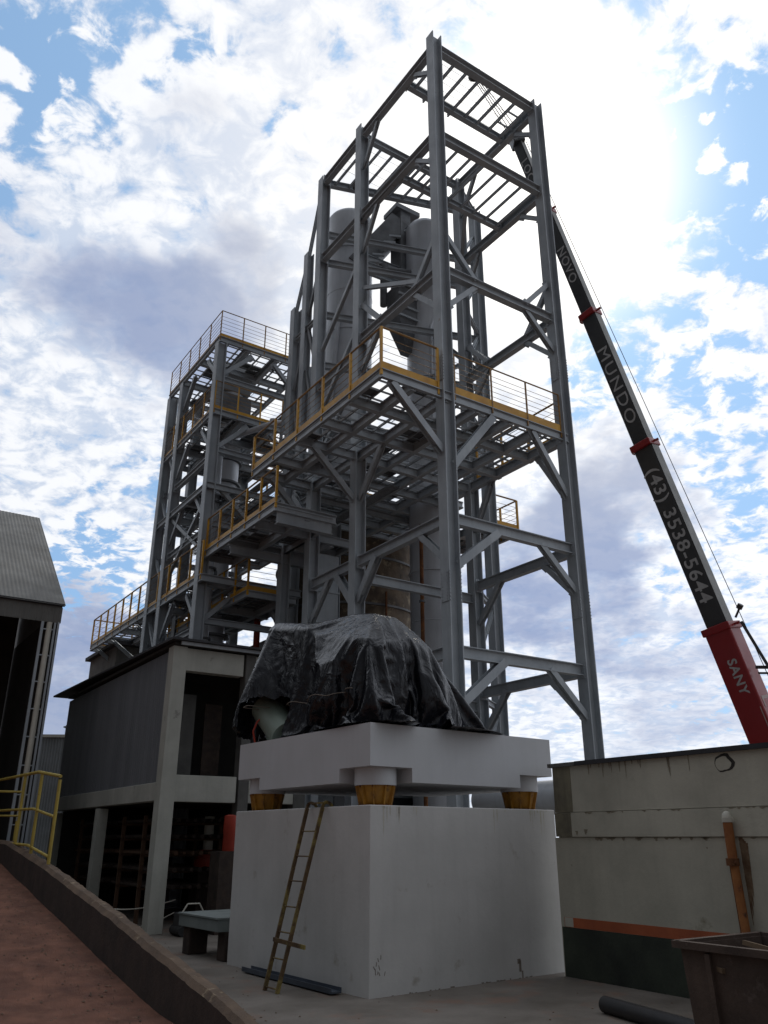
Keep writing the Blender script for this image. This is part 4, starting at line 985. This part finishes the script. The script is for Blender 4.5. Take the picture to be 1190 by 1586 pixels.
bpart('floor_beam', 'conc', [(.332, 1.748, .03, .30, 2.53, 3.08), (2.052, 3.198, .03, .30, 2.53, 3.08)], bevel=.01)
bpart('floor_beam', 'conc', [(.02, .28, .332, 9.0, 2.55, 2.93)], bevel=.01)
bpart('roof_beam', 'conc', [(.332, 1.748, .03, .30, 5.33, 5.84), (2.052, 3.198, .03, .30, 5.33, 5.84)], bevel=.01)
bpart('floor_slab', 'conc_dark', [(.29, 3.4, .31, 9.2, 2.6, 2.8)])
b = MB()
for k in range(60):
    v0_ = .335 + k * .15; b.box(.060, .075, v0_, v0_ + .075, 2.932, 5.80); b.box(.0625, .0775, v0_ + .075, v0_ + .15, 2.932, 5.80)
b.build('side_cladding', 'clad', Bd)
b = MB(); b.add([(-.12, -.25, 5.95), (3.7, -.25, 5.95), (3.7, 10.9, 6.12), (-.12, 10.9, 6.12), (-.12, -.25, 6.0), (3.7, -.25, 6.0), (3.7, 10.9, 6.17), (-.12, 10.9, 6.17)], [(0, 3, 2, 1), (4, 5, 6, 7), (0, 1, 5, 4), (1, 2, 6, 5), (2, 3, 7, 6), (3, 0, 4, 7)]); b.build('roof', 'roof_dark', Bd)
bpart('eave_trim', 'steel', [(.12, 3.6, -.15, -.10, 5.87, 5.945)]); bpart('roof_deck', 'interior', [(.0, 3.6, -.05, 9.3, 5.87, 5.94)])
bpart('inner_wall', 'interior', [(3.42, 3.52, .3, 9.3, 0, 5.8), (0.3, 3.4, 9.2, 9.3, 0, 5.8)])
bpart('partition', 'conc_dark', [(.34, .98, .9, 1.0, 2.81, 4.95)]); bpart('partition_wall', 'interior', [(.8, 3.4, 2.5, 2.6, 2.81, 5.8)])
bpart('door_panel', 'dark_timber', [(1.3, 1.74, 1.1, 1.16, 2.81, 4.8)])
# ground-floor racks with long bars
for i, (v_, lab) in enumerate(((2.3, 'dark steel rack of long bars in the ground floor nearest the corner post'), (6.2, 'dark steel rack of long bars deep in the ground floor near the far left post'))):
    e = empty('pipe_rack', W(-4.79 + .9, 4.08 + v_), TR, lab, 'rack')
    for y in (0, 1.6):
        MB().box(-.4, -.32, y, y + .08, 0, 2.3).build('upright', 'rack_steel', e); MB().box(1.5, 1.58, y, y + .08, 0, 2.3).build('upright', 'rack_steel', e)
    for z in (.7, 1.05, 1.4, 1.75, 2.1):
        b = MB(); b.box(-.4, 1.58, .0, .08, z, z + .05); b.box(-.4, 1.58, 1.6, 1.68, z, z + .05); b.build('shelf_arm', 'rack_steel', e)
        b = MB()
        for k in range(9): b.tube((-.3 + k * .2, -.9, z + .09), (-.3 + k * .2, 2.3, z + .09), .035 + .01 * (k % 3), 7)
        b.build('bar_stock', 'dark_timber' if z != 1.4 else 'rack_steel', e)
for (u_, v_, z_, m_, r_, h_, lab) in ((-2.62, 6.5, 1.55, 'pvc', .12, .75, 'pale pipe standing on the red drum inside the ground floor'),):
    b = MB(); b.tube((0, 0, 0), (0, 0, h_), r_, 16); o = b.build('pale_pipe', m_, smooth=True); o.location = W(u_, v_, z_); tag(o, lab, 'pipe')
for (u_, v_, z_, r_, h_, lab) in ((-2.62, 6.5, 1.15, .30, .40, 'squat red drum on a stand inside the ground floor'), (-3.35, 3.6, 1.55, .13, .72, 'tall red gas cylinder beside the left edge of the plinth')):
    e = empty('red_drum' if r_ > .2 else 'gas_cylinder', W(u_, v_, 0), TR, lab, 'drum' if r_ > .2 else 'cylinder')
    MB().lathe([(r_, z_), (r_ + .01, z_ + .02), (r_, z_ + h_ * .5), (r_ + .01, z_ + h_ * .52), (r_, z_ + h_ - .02), (r_ * .4, z_ + h_)], 24).build('body_shell', 'red_drum', e, smooth=True)
    MB().box(-.3, .3, -.25, .25, 0, z_).build('stand', 'dark_timber', e)
# pale slab table on dark blocks
Tb = empty('work_table', PW_(.25, 4.55), PR, 'pale green slab table on dark timber blocks left of the plinth', 'table')
MB().box(-.32, .75, -.62, .85, .42, .60).build('table_top', 'table_pale', Tb, bevel=.01)
MB().box(-.34, .77, -.64, .87, .60, .625).build('top_sheet', 'table_pale', Tb)
for x, y in ((-.26, .62), (-.18, -.50), (.6, .6)): MB().box(x, x + .34, y - .12, y + .14, 0, .42).build('leg', 'dark_timber', Tb, bevel=.015)
# barrier tapes, bits
for i, (z, lab) in enumerate(((.55, 'upper pale barrier rope stretched past the corner post'), (.30, 'lower pale barrier rope stretched past the corner post'))):
    b = MB(); pts = []
    for k in range(15):
        s_ = k / 14; p_ = W(-5.9 + 2.1 * s_, 4.05 + 1.2 * s_, z - .10 * math.sin(s_ * math.pi) * (1 + i)); pts.append(tuple(p_))
    b.path(pts, .012, 5); tag(b.build('barrier_rope', 'pvc'), lab, 'rope')
e = empty('welding_machine', W(-4.1, 3.6), TR, 'low dark machine on the floor just right of the corner post', 'machine')
MB().box(-.25, .3, -.2, .25, .1, .42).build('housing', 'black_pipe', e, bevel=.03)
b = MB(); b.path([(-.2, -.1, .42), (-.1, -.1, .58), (.15, -.1, .58), (.25, -.1, .42)], .015, 6); b.build('carry_handle', 'pvc', e)
for x in (-.2, .22): MB().tube((x, -.24, .1), (x, .28, .1), .10, 14).build('wheel', 'tyre', e)

# ------------------------------------------------------------------ left sheet-metal shed
Sh = empty('metal_shed', W(-6.14, 9.8), TR, 'corrugated metal shed with dark open front at the left edge', 'shed')
def corr(par, name, m, p0, ev, rv, n, amp=.03, nrm=None, thick=.006):
    p0 = Vector(p0); ev = Vector(ev); rv = Vector(rv); nn_ = ev.cross(rv).normalized(); vs_ = []
    for i in range(n * 4 + 1):
        a_ = [0, 1, 1, 0][i % 4] * amp
        for r_ in (0, 1):
            for t_ in (0, thick): vs_.append(p0 + ev * (i / (n * 4)) + rv * r_ + nn_ * (a_ + t_))
    f_ = []
    for i in range(n * 4):
        o_ = i * 4; f_ += [(o_, o_ + 2, o_ + 6, o_ + 4), (o_ + 1, o_ + 5, o_ + 7, o_ + 3), (o_, o_ + 4, o_ + 5, o_ + 1), (o_ + 2, o_ + 3, o_ + 7, o_ + 6)]
    b_ = MB(); b_.add(vs_, f_); return b_.build(name, m, par)
corr(Sh, 'roof', 'shed_metal', (.08, -.12, 7.86), (-9, 0, 0), (0, 6.45, 4.75), 80, .006)
b = MB(); b.box(-9, .02, -.02, .06, 7.40, 7.84); b.build('fascia', 'shed_metal', Sh)
corr(Sh, 'fascia_sheet', 'shed_metal', (.03, -.03, 7.36), (-9, 0, 0), (0, 0, .44), 70, .012)
b = MB(); b.box(-9, .06, -.10, -.04, 7.835, 7.90); b.build('eave_gutter', 'roof_dark', Sh)
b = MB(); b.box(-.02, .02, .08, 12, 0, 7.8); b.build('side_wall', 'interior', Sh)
b = MB(); b.add([(0.0, .08, 7.8), (0, 12.8, 7.8), (0, 6.3, 12.5), (.03, .08, 7.8), (.03, 12.8, 7.8), (.03, 6.3, 12.5)], [(0, 1, 2), (5, 4, 3), (0, 3, 4, 1), (1, 4, 5, 2), (2, 5, 3, 0)]); b.build('gable', 'shed_metal', Sh)
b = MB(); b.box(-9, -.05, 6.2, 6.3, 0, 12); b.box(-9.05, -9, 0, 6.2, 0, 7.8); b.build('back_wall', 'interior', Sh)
for x in (-.44, ):
    lt = MB(); lt.bar((x, 0, 1.0), (x, 0, 7.36), .07, .07, up=(0, 1, 0)); lt.bar((x + .33, 0, 1.0), (x + .33, 0, 7.36), .05, .07, up=(0, 1, 0)); lt.build('lattice_post', 'steel', Sh)
    lt = MB()
    for k in range(9): z = 1.4 + k * .72; lt.bar((x, 0, z), (x + .33, 0, z), .03, .03)
    lt.build('tie_bar', 'steel', Sh)
    lt = MB(); lt.tube((x + .19, .02, 1.0), (x + .19, .02, 7.36), .075, 14); lt.build('downpipe', 'pvc', Sh, smooth=True)
b = MB(); b.bar((-.03, -.05, 1), (-.03, -.05, 7.38), .05, .05); b.build('corner_trim', 'steel', Sh)
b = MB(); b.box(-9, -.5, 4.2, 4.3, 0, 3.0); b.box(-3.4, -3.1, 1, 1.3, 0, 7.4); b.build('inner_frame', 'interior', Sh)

# far shed in the gap
Fs = empty('far_shed', (-20.5, 46, 0), R(4), 'pale corrugated shed far off in the gap between the two left buildings', 'shed')
corr(Fs, 'wall', 'far_metal', (-4, 0, 0), (9, 0, 0), (0, 0, 7.0), 60, .05)
b = MB(); b.box(-4, 5, .1, 8, 0, 6.9); b.build('shell_body', 'far_metal', Fs)
b = MB(); b.box(-4.1, 5.1, -.15, .0, 6.95, 7.1); b.build('roof_edge', 'conc', Fs)
b = MB(); b.box(2.6, 3.6, 1, 3, 6.9, 7.75); b.add([(2.5, .9, 7.6), (3.7, .9, 7.85), (3.7, 3, 7.85), (2.5, 3, 7.6), (2.5, .9, 7.66), (3.7, .9, 7.92), (3.7, 3, 7.92), (2.5, 3, 7.66)], [(0, 3, 2, 1), (4, 5, 6, 7), (0, 1, 5, 4), (1, 2, 6, 5), (2, 3, 7, 6), (3, 0, 4, 7)]); b.build('roof_monitor', 'far_metal', Fs)
b = MB(); b.box(3.0, 3.6, -.1, -.05, 3.8, 4.7); b.build('window', 'dark_glass', Fs)

# ------------------------------------------------------------------ yellow guard rails on the curb
def guard(name, lab, pts, h, mids, r=.026, posts=(), zoff=0):
    e_ = empty(name, W(*pts[0][:2]), TR, lab, 'railing', 'yellow tube guard rails'); o_ = Vector((pts[0][0], pts[0][1], 0))
    P_ = [Vector(p_) - o_ for p_ in pts]
    MB().path([p_ + Vector((0, 0, h)) for p_ in P_], r, 8).build('top_rail', 'rail_yellow', e_, smooth=True)
    for m_ in mids: MB().path([p_ + Vector((0, 0, h * m_)) for p_ in P_], r * .85, 8).build('mid_rail', 'rail_yellow', e_, smooth=True)
    for q in posts:
        q = Vector(q) - o_; MB().tube(q, q + Vector((0, 0, h)), r, 8).build('post', 'rail_yellow', e_, smooth=True)
    return e_
guard('guard_rail', 'yellow tube railing standing on the top of the ramp kerb wall', [(-7.12, 2.95, 1.36), (-7.12, 4.85, 1.55), (-7.12, 9.5, 1.62)], 1.52, (.53, .08), .032,
      [(-7.12, 2.95, 1.30), (-7.12, 4.5, 1.5), (-7.12, 6.1, 1.6), (-7.12, 9.3, 1.6)])
guard('guard_rail', 'second yellow tube railing crossing behind the kerb railing in front of the dark shed', [(-6.75, 8.2, 1.55), (-11, 8.2, 1.55)], 1.28, (.58,), .026,
      [(-6.75, 8.2, .9), (-7.6, 8.2, 1.2), (-9.2, 8.2, 1.2)])

e = empty('process_building', W(-1.5, 20.5), TR, 'long brown grey building low behind the left tower', 'building')
MB().box(0, 14, 0, 4, 0, 9.3).build('wall', 'conc_dark', e)
for k in range(5): MB().box(1 + k * 2.6, 2.6 + k * 2.6, -.03, -.004, 7.0, 8.4).build('window', 'dark_glass', e)
MB().box(-.2, 14.2, -.3, 4.2, 9.3, 9.45).build('roof', 'roof_dark', e)
# ------------------------------------------------------------------ behind the plinth
Hv = empty('horizontal_tank', W(1.5, -1.2, 2.35), TR, 'horizontal silver tank end between the plinth and the right wall', 'tank')
MB().tube((0, -1.2, .22), (0, 2.2, .22), .33, 32).build('shell', 'silver', Hv, smooth=True)
for y in (-.8, 1.6): MB().box(-.25, .25, y, y + .12, -2.35, .0).build('saddle', 'conc_dark', Hv)
tb = MB()
rnd = random.Random(2)
e = empty('pump_house', W(3.2, 7.0), TR, 'low pale building glimpsed through the gap under the white slab', 'building')
MB().box(-2.5, 2.5, 0, .2, 0, 3.3).build('wall', 'far_metal', e)
for x in (-2.0, -.2, 1.2): MB().box(x, x + .9, -.03, -.004, 1.9, 2.9).build('window', 'dark_glass', e)
MB().box(-2.7, 2.7, -.3, .5, 3.3, 3.4).build('roof', 'roof_dark', e)
